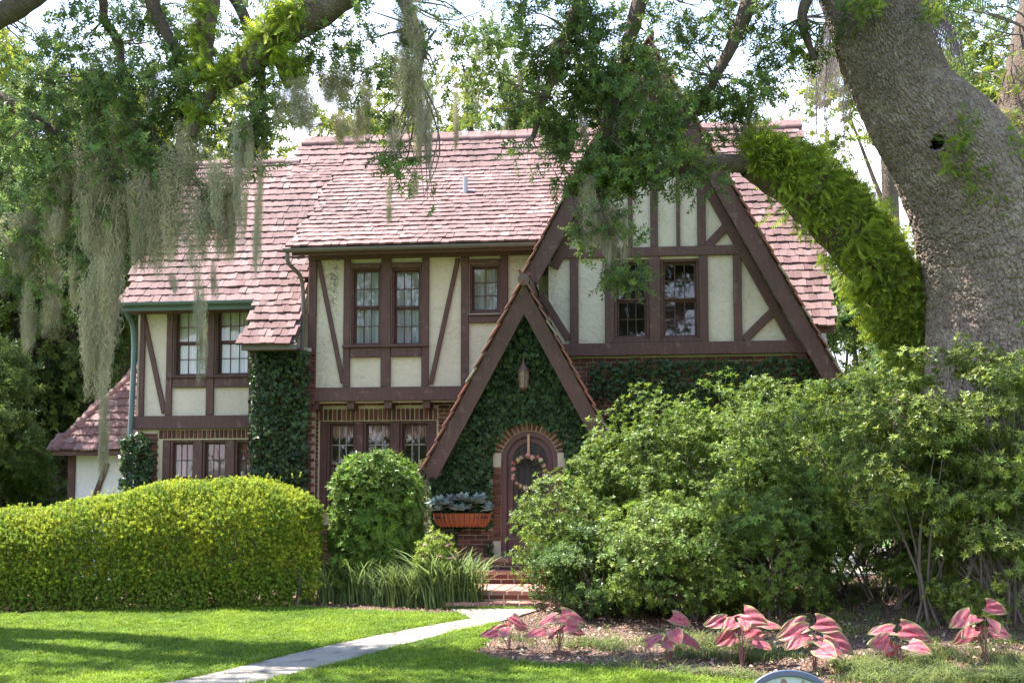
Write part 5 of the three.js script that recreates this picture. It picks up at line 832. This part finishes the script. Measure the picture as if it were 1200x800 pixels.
ivy('ivy filling the entrance gable around the arched door', [-1.16, 1.66, 0.6, 5.28], (x, y) => { if (y > 5.2 - 1.87 * Math.abs(x - 0.44)) return false; if (y < DSP + 0.1) { if (x > DX - DR - 0.15 && x < DX + DR + 0.13) return false; if (x > DX + DR && y < 2.1) return false; } else if (Math.hypot(x - DX, y - DSP) < DR + 0.13 + 0.06 * N3(x * 6, y * 6, 2)) return false; return true; }, ZE + 0.01, 0.16, 5600, { gaps: (x, y) => y < 1.4 ? -0.04 : y > 4.6 ? -0.05 : -0.6, edge: -1, edgeN: 330, edgeTop: 2.2 });
ivy('broad ivy band on the brick below the half-timbered gable', [1.25, 5.42, 0.8, 4.36], (x, y) => y < 4.36 - 0.06 * (1 + N3(x * 3, 1, 1)), 0.88, 0.17, 6400, { gaps: (x, y) => x < 2.3 ? lerp(0.1, -0.3, smooth(1.4, 2.0, x)) : -0.6 });
{ // vine hanging down the corner of the entrance
  const pl = thing('climbing_ivy', 'thin sunlit vine trailing down the entrance corner', 'ivy', V(-1.25, 0.6, 1.9), 'ivy on the house walls'), pts = [V(-1.24, 2.55, 2.1), V(-1.28, 2.1, 2.06), V(-1.2, 1.6, 2.04), V(-1.16, 1.1, 2.05), V(-1.12, 0.6, 2.1)], cv = new THREE.CatmullRomCurve3(pts), list = [];
  part(pl, 'stem', tube(pts, [0.008, 0.008], { radial: 5, step: 0.1 }), M.twig);
  for (let i = 0; i < 190; i++) { const p = cv.getPoint(ivyR()).add(rdir(ivyR).multiplyScalar(0.07)); list.push({ p, q: new THREE.Quaternion().setFromUnitVectors(V(0, 0, 1), V(-0.3, 0.6, 0.5).add(rdir(ivyR)).normalize()), s: 0.05 + 0.03 * ivyR(), c: shade(ivyR, [0.16, 0.19, 0.09], 0.35, 0.3) }); }
  instMany(pl, 'foliage', ivyGeo, LM.ivy, list);
}
inst(wreathLeaves[0], 'foliage', tris(leaf(0.07, 0.03)), LM.azalea, wreathLeaves[1]);

// ================= plants in the window box =================
{
  const r = rng(606), labels = ['blue-grey rosette plant at the outer end of the trough', 'blue-grey rosette plant with pink edges in the trough middle', 'pale silvery rosette plant spilling over the trough front', 'blue-green rosette plant at the door end of the trough'];
  [-0.98, -0.74, -0.5, -0.28].forEach((x, k) => {
    const pl = thing('rosette_plant', labels[k], 'plant', V(x, 1.61, 1.98), 'plants in the trough'), list = [];
    for (let h = 0; h < 7; h++) { const cx = x + (r() - 0.5) * 0.26, cy = 1.69 + r() * 0.2, cz = 2.0 + r() * 0.16; for (let i = 0; i < 13; i++) { const a = i * 2.4, e = 0.4 + 0.09 * i, d = V(Math.cos(a) * Math.sin(e), Math.cos(e), Math.sin(a) * Math.sin(e) * 0.8 + 0.2); list.push({ p: V(cx, cy, cz), q: orient(d, V(0, 1, 0), 0), s: 1.0 + 0.6 * r(), c: k === 1 && r() < 0.4 ? shade(r, [0.42, 0.28, 0.32], 0.3, 0.1) : shade(r, [0.36, 0.46, 0.46], 0.35, 0.1) }); } }
    inst(pl, 'foliage', tris(leaf(0.1, 0.06, 0.25, 0.15)), LM.azalea, list);
    part(pl, 'stem', tube([V(x, 1.58, 1.98), V(x + 0.02, 1.72, 1.99)], [0.012, 0.008], { radial: 5, step: 0.05 }), M.twig);
  });
}
// ================= strap-leaved clumps and flowering shrub before the house =================
{
  const r = rng(707), g = [1, 2, 3].map(i => tuft(900 + i, 40, 0.60, 0.014, 0.13, 0.6));
  const spots = [[372, 708, 0.8, 'low strap-leaved clump at the hedge end'], [400, 706, 0.95, 'arching strap-leaved clump beside the hedge end'], [432, 708, 1.0, 'dense strap-leaved clump in front of the upright shrub'], [462, 710, 1.0, 'strap-leaved clump between the upright shrub and the flowers'], [492, 711, 0.9, 'strap-leaved clump at the foot of the flowering shrub'], [520, 712, 1.15, 'tall strap-leaved clump near the steps'], [545, 712, 1.1, 'tall strap-leaved clump leaning over the bottom step']];
  for (const [u, v, s, lab] of spots) { const c = onGround(u, v), pl = thing('strap_leaf_clump', lab, 'plant', c.clone(), 'strap-leaved clumps before the house'), list = []; for (let i = 0; i < 8; i++) { const x = c.x + (r() - 0.5) * 0.46, z = c.z + (r() - 0.5) * 0.5; list.push({ p: V(x, G(x, z), z), q: aim(V((r() - 0.5) * 0.3, 1, (r() - 0.5) * 0.3), r() * 6.28), s: s * (1.0 + 0.5 * r()), c: shade(r, [0.13, 0.195, 0.07], 0.5, 0.3) }); } instMany(pl, 'foliage', g, LM.grass, list); }
  const c = at(512, 680, 17.6); c.y = G(c.x, c.z); const fs = thing('flowering_shrub', 'small yellow-green shrub with pink flower heads near the steps', 'shrub', c.clone()), list = [];
  foliage(list, V(c.x, c.y + 0.6, c.z), V(0.26, 0.42, 0.24), 330, r, [0.17, 0.24, 0.04], { thr: -0.2, lift: 0.4, size: 0.9 }); instMany(fs, 'foliage', SP.azalea, LM.hedge, list);
  part(fs, 'stem', merge([0, 1, 2, 3].map(() => tube([c.clone(), c.clone().add(V((r() - 0.5) * 0.2, 0.4, (r() - 0.5) * 0.2)), c.clone().add(V((r() - 0.5) * 0.4, 0.85, (r() - 0.5) * 0.3))], [0.012, 0.008, 0.004], { radial: 5, step: 0.1 }))), M.twig);
  const fm = std({ color: RGB(0.62, 0.32, 0.33) }); for (let i = 0; i < 16; i++) { const P = [], s = 0.03 + 0.012 * r(); for (let k = 0; k < 6; k++) { const a = k * 1.047, g2 = new THREE.SphereGeometry(s * 0.5, 5, 4); g2.scale(1, 0.6, 1); g2.translate(Math.cos(a) * s * 0.7, r() * 0.01, Math.sin(a) * s * 0.7); P.push(g2); } const q = merge(P), d = rdir(r); q.translate(c.x + d.x * 0.27, c.y + 0.72 + Math.abs(d.y) * 0.32, c.z + d.z * 0.25); part(fs, 'flower', q, fm); }
}
// ================= caladiums =================
function caladiumLeaf(L, W, r) {
  const nr = 16, nc = 12, pos = [], colr = [], idx = [], cup = 0.1 + 0.25 * r(), dr = 0.25 + 0.5 * r(), sd = r() * 50;
  for (let j = 0; j <= nr; j++) for (let i = 0; i <= nc; i++) {
    const t = j / nr, s = i / nc * 2 - 1, w = W / 2 * Math.pow(Math.sin(Math.PI * Math.pow(lerp(0.2, 1, t), 0.8)), 0.7), as = Math.abs(s);
    const x = s * w, y = t * L - 0.17 * L * Math.pow(as, 1.6) * Math.pow(1 - t, 1.5) + 0.0, z = cup * as * w * 0.7 - dr * L * t * t * 0.5 + 0.006 * Math.sin(s * 7 + t * 11 + sd);
    pos.push(x, y, z);
    const vein = Math.max(smooth(0.14, 0.03, as), smooth(0.12, 0.02, Math.abs(((t * 5 - as * 2.4) % 1 + 1) % 1 - 0.5) * 0.6) * 0.28), rim = smooth(0.74, 1.0, Math.max(as, t * 1.02) + 0.3 * N3(x * 60 + sd, y * 60, 1)), sp = smooth(0.1, 0.4, N3(x * 90, y * 90, sd));
    let c = [lerp(0.36, 0.28, vein), lerp(0.085, 0.016, vein), lerp(0.11, 0.04, vein)]; c = c.map((v, k) => lerp(v, [0.44, 0.24, 0.22][k], sp * 0.45)); c = c.map((v, k) => lerp(v, [0.20, 0.24, 0.09][k], rim)); colr.push(...c);
    if (j < nr && i < nc) { const a = j * (nc + 1) + i; idx.push(a, a + 1, a + nc + 1, a + 1, a + nc + 2, a + nc + 1); }
  }
  const g = new THREE.BufferGeometry(); g.setAttribute('position', new THREE.Float32BufferAttribute(pos, 3)); g.setAttribute('color', new THREE.Float32BufferAttribute(colr, 3)); g.setIndex(idx); g.computeVertexNormals(); return g;
}
{
  const r = rng(808), cm = leafMat(0xffffff, { vertexColors: true, transmission: 0.3, clearcoat: 0.25 }), sm = std({ color: RGB(0.19, 0.09, 0.08) });
  const spots = [[597, 762, 5, 0.40, 'dull pink caladium at the lawn edge by the path'], [655, 768, 7, 0.46, 'pink caladium in dry mulch beside the lawn edge'], [786, 778, 7, 0.52, 'pale pink caladium with upright leaves before the dark azalea'], [870, 782, 9, 0.58, 'large bright pink caladium with a tall leaf cluster'], [955, 790, 9, 0.54, 'wide-spreading caladium with deep rose leaf veins'], [1055, 784, 5, 0.42, 'small caladium with three curled leaves amid grass'], [1155, 780, 8, 0.62, 'tall caladium on long stalks near the boulders']];
  for (const [u, v, n0, hgt, lab] of spots) {
    const n = n0 + 1, c = onGround(u, v), pl = thing('caladium', lab, 'caladium', c.clone(), 'caladiums along the bed');
    for (let i = 0; i < n; i++) {
      const a = i / n * 6.283 + r() * 0.7, rr = (i === 0 ? 0.03 : 0.06 + 0.13 * r()), h = hgt * (i === 0 ? 0.95 : 0.45 + 0.45 * r()), p = V(c.x + Math.cos(a) * rr, c.y + h, c.z + Math.sin(a) * rr * 0.8), d = V(Math.cos(a) * 1.1, 0.05 - 0.95 * r() * r() - (i === 0 ? 0.3 : 0), Math.sin(a) * 0.7 + 0.4 * r()), L = 0.19 + 0.11 * r();
      const g = caladiumLeaf(L, L * (0.66 + 0.14 * r()), r); g.applyQuaternion(orient(d, V((r() - 0.5) * 0.8, 0.75, 0.9), (r() - 0.5) * 0.9)); g.translate(p.x, p.y, p.z); const lf = part(pl, 'leaf', g, cm);
      part(lf, 'stalk', tube([c.clone().add(V(0, -0.02, 0)), V(lerp(c.x, p.x, 0.4), c.y + h * 0.65, lerp(c.z, p.z, 0.4)), p], [0.005, 0.004, 0.003], { radial: 5, step: 0.08 }), sm);
    }
  }
}
// ================= grass, ground cover, litter =================
{
  const r = rng(909), g = [1, 2, 3].map(i => tuft(950 + i, 13, 0.062, 0.0065, 0.05, 0.8)), list = [];
  const lawnOK = (x, z) => { const jx = x + 0.12 * N3(x * 4, 2, z * 4), jz = z + 0.12 * N3(x * 4, 7, z * 4); return !inPoly(walkPoly, x, z) && !inPoly(bedHouse, jx, jz) && !inPoly(bedOak, jx, jz); };
  for (let i = 0; i < 125000; i++) { const x = lerp(-12, 4.5, r()), z = lerp(4.5, 14, r()); const rel = V(x, 0, z).sub(CAM), dp = rel.dot(FWD), uu = 600 + FOCAL * (rel.x * Math.cos(YAW) - rel.z * Math.sin(YAW)) / dp; if (dp < 8.2 || uu < -330 || uu > 1150) continue; if (!lawnOK(x, z)) continue; const pt = clamp(0.5 + 1.1 * fbm(x * 1.3, 2, z * 1.3, 4), 0, 1); list.push({ p: V(x, G(x, z), z), q: aim(V((r() - 0.5) * 0.5, 1, (r() - 0.5) * 0.5), r() * 6.28), s: (0.7 + 0.7 * r()) * (0.85 + 0.5 * pt), c: shade(r, [lerp(0.085, 0.17, pt), lerp(0.165, 0.26, pt), 0.017], 0.35, 0.25) }); }
  const lawn = new THREE.Group(); lawn.name = 'lawn_grass'; lawn.userData = { kind: 'stuff', label: 'bright green lawn grass on both sides of the walk', category: 'grass' }; scene.add(lawn); instMany(lawn, 'blade_tuft', g, LM.grass, list);
  const gc = [], g2 = [1, 2].map(i => tuft(970 + i, 12, 0.13, 0.008, 0.07, 0.95));
  for (let i = 0; i < 7600; i++) { const u = 560 + 860 * r(), v = 742 + 78 * r(), p = onGroundFast(u, v); if (!p || !inPoly(bedOak, p.x, p.z)) continue; const dens = fbm(p.x * 1.1, 4, p.z * 1.6, 3) + (u > 990 ? 0.16 : u > 700 ? 0.0 : -0.16); if (dens + (r() - 0.5) * 0.25 < 0.06) continue; gc.push({ p, q: aim(V((r() - 0.5) * 0.6, 1, (r() - 0.5) * 0.6), r() * 6.28), s: 0.6 + 0.8 * r(), c: shade(r, [0.11, 0.155, 0.05], 0.4, 0.4) }); }
  const cover = new THREE.Group(); cover.name = 'ground_cover'; cover.userData = { kind: 'stuff', label: 'sparse pale grass growing through the bed around the caladiums', category: 'ground cover' }; scene.add(cover); instMany(cover, 'blade_tuft', g2, LM.grass, gc);
  const lf = tris(leaf(0.055, 0.026, 0.25, 0.3)), ll = [];
  for (let i = 0; i < 15000; i++) { const x = lerp(-0.6, 10, r()), z = lerp(2, 11, r()); if (!inPoly(bedOak, x, z)) continue; const k = r(); ll.push({ p: V(x, G(x, z) + 0.014 + 0.02 * r(), z), q: orient(V(r() - 0.5, 0.25 * (r() - 0.5), r() - 0.5), V(0, 1, 0), (r() - 0.5) * 1.2), s: 0.7 + 0.8 * r(), c: k < 0.5 ? shade(r, [0.19, 0.10, 0.07], 0.4, 0.1) : k < 0.85 ? shade(r, [0.30, 0.21, 0.15], 0.35, 0.1) : shade(r, [0.42, 0.36, 0.26], 0.3, 0.1) }); }
  for (let i = 0; i < 5000; i++) { const x = lerp(-9.5, 0.4, r()), z = lerp(2.5, 7, r()); if (!inPoly(bedHouse, x, z)) continue; ll.push({ p: V(x, G(x, z) + 0.014 + 0.02 * r(), z), q: orient(V(r() - 0.5, 0.2 * (r() - 0.5), r() - 0.5), V(0, 1, 0), (r() - 0.5) * 1.2), s: 0.7 + 0.7 * r(), c: shade(r, [0.24, 0.15, 0.10], 0.45, 0.1) }); }
  for (let i = 0; i < 90; i++) { const x = lerp(-4, 1, r()), z = lerp(4.8, 10, r()); if (!inPoly(walkPoly, x, z)) continue; ll.push({ p: V(x, G(x, z) + 0.036, z), q: orient(V(r() - 0.5, 0.05, r() - 0.5), V(0, 1, 0), (r() - 0.5) * 0.6), s: 0.7 + 0.5 * r(), c: shade(r, [0.24, 0.15, 0.09], 0.4, 0.1) }); }
  const lit = new THREE.Group(); lit.name = 'leaf_litter'; lit.userData = { kind: 'stuff', label: 'dry brown leaves strewn over the mulch beds', category: 'leaf litter' }; scene.add(lit); inst(lit, 'dry_leaf', lf, leafMat(0xffffff, { transmission: 0.1, clearcoat: 0 }), ll);
}
function onGroundFast(u, v) { const rr = ray(u, v); if (rr.y >= 0) return null; let t = (0.2 - CAM.y) / rr.y; for (let i = 0; i < 6; i++) { const p = CAM.clone().addScaledVector(rr, t); t = (G(p.x, p.z) - CAM.y) / rr.y; } const p = CAM.clone().addScaledVector(rr, t); p.y = G(p.x, p.z); return p; }
// ================= boulders, plaque =================
[[1142, 690, 0.2, 'mossy brown boulder resting in the mulch near the oak'], [1121, 680, 0.12, 'small pale stone beside the mossy boulder']].forEach(([u, v, s, lab], k) => {
  const c = at(u, v + 8, 14.9); c.y = G(c.x, c.z); const g = new THREE.IcosahedronGeometry(s, 5), P = g.attributes.position, p = V(0, 0, 0); for (let i = 0; i < P.count; i++) { p.fromBufferAttribute(P, i); p.multiplyScalar(1 + 0.35 * fbm(p.x * 5 + k * 9, p.y * 5, p.z * 5, 4)); P.setXYZ(i, p.x * 1.25 + c.x, p.y * 0.85 + c.y + s * 0.55, p.z + c.z); } g.computeVertexNormals();
  const b = struct('boulder', metreUV(g), std({ color: k ? RGB(0.34, 0.31, 0.24) : RGB(0.2, 0.16, 0.10), map: TX.grain, bumpMap: TX.grainBump, bumpScale: 0.02 })); delete b.userData.kind; b.name = numbered('boulder'); tag(b, lab, 'boulder');
});
{
  const c = at(925, 800, 9.4), gy = G(c.x, c.z), cy = at(925, 786, 9.4).y - 0.24, pl = thing('garden_plaque', 'oval garden plaque with a dark rim and pale printed face', 'plaque', V(c.x, gy, c.z));
  const ell = (a, b) => { const s = new THREE.Shape(); s.absellipse(0, 0, a, b, 0, Math.PI * 2); return s; }, fin = g => { g.rotateX(-0.12); g.rotateY(YAW); g.translate(c.x, cy, c.z); return g; };
  const rim = ell(0.335, 0.24); rim.holes.push(ell(0.3, 0.205)); part(pl, 'rim', fin(new THREE.ExtrudeGeometry(rim, { depth: 0.035, bevelEnabled: true, bevelSize: 0.008, bevelThickness: 0.008, curveSegments: 48 })), std({ color: RGB(0.09, 0.10, 0.15), roughness: 0.4 }));
  part(pl, 'face', fin(new THREE.ExtrudeGeometry(ell(0.299, 0.204), { depth: 0.015, bevelEnabled: false, curveSegments: 48 })), std({ color: RGB(0.45, 0.5, 0.52), map: TX.grain, roughness: 0.5 }));
  const blot = (x, y, a, b, col) => part(pl, 'printed_shape', fin(new THREE.ExtrudeGeometry(ell(a, b), { depth: 0.002, bevelEnabled: false }).translate(x, y, 0.0155)), std({ color: RGB(...col), roughness: 0.6 }));
  blot(-0.04, 0.12, 0.03, 0.06, [0.25, 0.13, 0.08]); blot(0.11, 0.12, 0.022, 0.05, [0.3, 0.24, 0.18]); blot(0, 0.0, 0.2, 0.06, [0.2, 0.24, 0.2]);
  part(pl, 'stake', fin(new THREE.CylinderGeometry(0.012, 0.012, 0.5, 8).translate(0, -0.42, -0.015)), M.metal);
}
// ================= palm behind the oak =================
{
  const r = rng(111), b = at(1064, 600, 19.6); b.y = G(b.x, b.z); const palm = thing('palm_tree', 'slim palm with a pale trunk and hanging dead fronds behind the oak', 'palm', b.clone());
  const top = at(1036, -20, 19.6), tp = [b.clone().add(V(0, -0.1, 0)), at(1054, 430, 19.6), at(1046, 280, 19.6), at(1040, 120, 19.6), top], tg = tube(tp, [0.16, 0.14, 0.135, 0.13, 0.12], { radial: 18, step: 0.05 }); { const P = tg.attributes.position; for (let i = 0; i < P.count; i++) { const y = P.getY(i), k = 1 + 0.035 * Math.max(0, Math.sin(y * 42)); const cx = lerp(b.x, top.x, (y - b.y) / (top.y - b.y)), cz = b.z; P.setX(i, cx + (P.getX(i) - cx) * k); } tg.computeVertexNormals(); }
  part(palm, 'trunk', tg, std({ color: RGB(0.23, 0.17, 0.13), map: TX.grain, bumpMap: TX.barkBump, bumpScale: 0.05 }));
  const frond = (dir, len, drop, mat, curl) => { const P = [], n = 38, q = t => V(top.x + dir.x * len * t * (1 - drop * 0.55 * t), top.y + len * (0.35 * t * (1 - drop) - drop * t * t), top.z + dir.z * len * t * (1 - drop * 0.55 * t)); for (let i = 2; i < n; i++) { const t = i / n, p = q(t), p2 = q(Math.min(1, t + 0.02)), T = p2.sub(p).normalize(), S = V(-dir.z, 0, dir.x); for (const s of [-1, 1]) { const l = len * 0.26 * Math.sin(Math.PI * Math.min(1, 0.12 + t * 0.9)) * (0.8 + 0.4 * r()), e = p.clone().addScaledVector(S, s * l * (curl ? 0.35 : 0.75)).addScaledVector(T, l * 0.5).add(V(0, -l * (curl ? 0.8 : 0.25), 0)), m = p.clone().lerp(e, 0.5).add(V(0, curl ? 0 : l * 0.08, 0)), w = T.clone().multiplyScalar(0.018); P.push(p.clone().sub(w), p.clone().add(w), m.clone().add(w), p.clone().sub(w), m.clone().add(w), m.clone().sub(w), m.clone().sub(w), m.clone().add(w), e); } } const rach = tube([q(0), q(0.25), q(0.5), q(0.75), q(1)], [0.025, 0.02, 0.014, 0.008, 0.003], { radial: 5, step: 0.1 }); part(palm, 'frond', merge([tris(P.map(v => v.clone())), rach]), mat); };
  const dead = leafMat(RGB(0.17, 0.13, 0.14), { transmission: 0.2, clearcoat: 0 }), green = leafMat(RGB(0.06, 0.11, 0.035));
  for (let i = 0; i < 15; i++) { const a = i / 15 * 6.28 + r(); frond(V(Math.cos(a), 0, Math.sin(a)), 2.4 + r() * 1.0, 0.98, dead, true); }
  for (let i = 0; i < 13; i++) { const a = i / 13 * 6.28 + r() * 0.3; frond(V(Math.cos(a), 0, Math.sin(a)), 2.2 + 0.5 * r(), 0.1 + 0.45 * r(), green, false); }
}
// ================= trees behind and around =================
function wildTree(name, label, group, x, z, h, cr, seed, o = {}) {
  const r = rng(seed), b = V(x, G(x, z), z), t = thing(name, label, 'tree', b.clone(), group), lean = (r() - 0.5) * 1.6, fork = h * (o.fork ?? 0.42), tr0 = o.trunk || h * 0.022;
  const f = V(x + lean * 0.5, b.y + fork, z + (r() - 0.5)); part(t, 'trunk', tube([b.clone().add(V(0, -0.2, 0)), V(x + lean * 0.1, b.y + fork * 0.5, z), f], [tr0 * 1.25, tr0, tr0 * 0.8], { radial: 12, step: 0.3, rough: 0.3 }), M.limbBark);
  const list = [], tw = [], n = o.blobs || 11, col = o.col || [0.06, 0.10, 0.03];
  for (let i = 0; i < n; i++) {
    const a = i / n * 6.283 * 2.1 + r(), q = i === 0 ? 0 : Math.sqrt(r()) * cr, y = b.y + lerp(fork * (o.low ?? 1.0), h, o.column ? i / n : 0.15 + 0.85 * r()) - 0.25 * q, c = V(f.x + Math.cos(a) * q, y, f.z + Math.sin(a) * q), s = cr * (0.32 + 0.22 * r()), rad = V(s * 1.15, s * 0.8, s * 1.15);
    foliage(list, c, rad, o.n || 190, r, col, { thr: o.thr ?? 0.0, freq: o.freq || 0.55, size: o.size || 1, vary: 0.4, yel: o.yel ?? 0.5 }); const st = c.y > f.y + 0.3 ? f : V(f.x, Math.max(b.y + 0.5, c.y - 1), f.z), mid = st.clone().lerp(c, 0.55).add(rdir(r).multiplyScalar(cr * 0.12)); part(t, 'limb', tube([st, mid, c], [tr0 * 0.5, tr0 * 0.32, tr0 * 0.08], { radial: 7, step: 0.35, rough: 0.2 }), M.limbBark); twigs(tw, c, c, rad, 3, r, tr0 * 0.09);
  }
  instMany(t, 'foliage', SP.far, LM.far, list); const m = part(t, 'branch_spray', merge(tw), M.twig); m.userData.kind = 'stuff';
  if (o.moss) { const ml = []; for (let i = 0; i < o.moss; i++) { const q = list[Math.floor(r() * list.length)].p; ml.push({ p: q.clone(), q: aim(V(0, 1, 0), r() * 6.28), s: V(0.3 + 0.3 * r(), 0.9 + 1.6 * r(), 0.3 + 0.3 * r()), c: shade(r, [0.22, 0.225, 0.15], 0.25, 0.15) }); } instMany(t, 'hanging_moss', mossGeo, LM.moss, ml); }
  return t;
}
{
  const ground = (u, d) => { const p = at(u, 600, d); return [p.x, p.z]; };
  const bright = [0.155, 0.21, 0.04], dark = [0.095, 0.16, 0.05];
  [ // behind the house
    ['airy tree rising behind the lower ridge end', 300, 34, 14.5, 3.6, 1001, { col: bright, thr: 0.04, moss: 30, n: 170 }],
    ['bright leafy tree behind the stepped ridge', 400, 37, 15.5, 3.8, 1002, { col: bright, thr: 0.05, n: 160, moss: 20 }],
    ['open-crowned mossy tree behind the main ridge', 545, 40, 17, 4.2, 1003, { col: bright, thr: 0.10, n: 110, moss: 45, fork: 0.62 }],
    ['mossy tree behind the ridge beside the gable', 660, 38, 16.5, 3.6, 1004, { col: dark, thr: 0.06, n: 130, moss: 40, fork: 0.6 }],
    ['tall thin tree behind the gable peak', 830, 42, 15, 3.2, 1005, { col: dark, thr: 0.08, n: 110, fork: 0.6 }],
    ['hazy green tree between the house end and the palm', 1010, 33, 8.2, 2.6, 1006, { col: bright, thr: 0.0, n: 210, fork: 0.2 }],
    ['dense dark tree behind the palm trunk', 1050, 30, 6.8, 2.2, 1007, { col: dark, n: 230, fork: 0.2 }],
    ['tall bright tree beyond the oak fork', 1160, 34, 15.5, 4.2, 1008, { col: bright, thr: 0.02, n: 200, fork: 0.3 }],
    ['broad tree far beyond the drive', 1240, 30, 9, 3.2, 1009, { col: bright, n: 190, fork: 0.2 }],
  ].forEach(([lab, u, d, h, cr, s, o]) => wildTree('broadleaf_tree', lab, 'trees behind the house', ...ground(u, d), h, cr, s, o));
  [ // woodland beyond the low wing
    ['dark tree with a leaning trunk next to the low wing', 78, 30, 9.5, 2.6, 1101, { col: dark, n: 230, fork: 0.5, low: 0.5, trunk: 0.24 }],
    ['dense dark woodland tree hung with moss', 20, 29, 11.5, 3.2, 1102, { col: dark, n: 250, moss: 26, fork: 0.35, low: 0.6 }],
    ['yellow-green woodland tree catching the sun', 50, 31, 13.5, 3.0, 1103, { col: bright, n: 230, fork: 0.4 }],
    ['tall woodland tree behind the leaning trunk', 130, 36, 13.5, 3.6, 1104, { col: bright, n: 190, fork: 0.4, moss: 20 }],
    ['spreading woodland tree at the wood edge', -40, 31, 12.5, 3.8, 1105, { col: bright, n: 230, fork: 0.3 }],
    ['shrubby undergrowth tree beside the low wing wall', 30, 28, 4.4, 1.5, 1106, { col: dark, n: 240, fork: 0.12, blobs: 9, size: 0.7 }],
    ['low dark undergrowth tree behind the hedge end', -30, 25, 4.6, 1.7, 1107, { col: dark, n: 240, fork: 0.12, blobs: 9, size: 0.7 }],
    ['pale slim woodland tree in the gap', 180, 40, 14, 3.4, 1108, { col: bright, n: 150, thr: 0.04 }],
    ['rounded woodland tree filling the dark gap', 10, 38, 8, 3.6, 1109, { col: dark, n: 260, fork: 0.1, low: 0.6 }],
    ['rounded woodland tree behind the low roof', 120, 42, 9, 3.8, 1110, { col: dark, n: 260, fork: 0.1, low: 0.6 }],
  ].forEach(([lab, u, d, h, cr, s, o]) => wildTree('woodland_tree', lab, 'woodland beyond the low wing', ...ground(u, d), h, cr, s, o));
  [ // across the street, mirrored in the upper windows
    ...[['broad street tree mirrored in the gable windows', 6, 48, 9.5, 4.4], ['street tree opposite the front door', -2, 52, 11, 4.6], ['street tree opposite the oak', 15, 52, 11.5, 4.8], ['street tree opposite the hedge', -10, 49, 10, 4.4], ['street tree opposite the low wing', -19, 51, 10.5, 4.6], ['street tree opposite the drive', 24, 50, 10.5, 4.6]].map((q, i) => [...q, 1201 + i, { col: [0.06, 0.10, 0.035], n: 240, fork: 0.12, low: 0.5, blobs: 15, thr: -0.1 }]),
  ].forEach(([lab, x, z, h, cr, s, o]) => wildTree('street_tree', lab, 'street trees across the road', x, z, h, cr, s, o));
  // far wood that reads as one mass
  const r = rng(1301), list = []; for (let i = 0; i < 70; i++) { const a = lerp(-1.0, 0.75, r()), R0 = 62 + 20 * r(), x = CAM.x + Math.sin(a - YAW) * R0, z = CAM.z - Math.cos(a - YAW) * R0, h = 4 + 5 * r(); foliage(list, V(x, h * 0.5, z), V(3.6, h * 0.55, 2.5), 130, r, r() < 0.5 ? [0.05, 0.085, 0.03] : [0.075, 0.115, 0.036], { thr: -0.3, size: 2.4 }); }
  const wood = new THREE.Group(); wood.name = 'far_wood'; wood.userData = { kind: 'stuff', label: 'far green wood closing the view behind the house', category: 'wood' }; scene.add(wood); instMany(wood, 'foliage', SP.far, LM.far, list);
}
renderer.render(scene, camera);
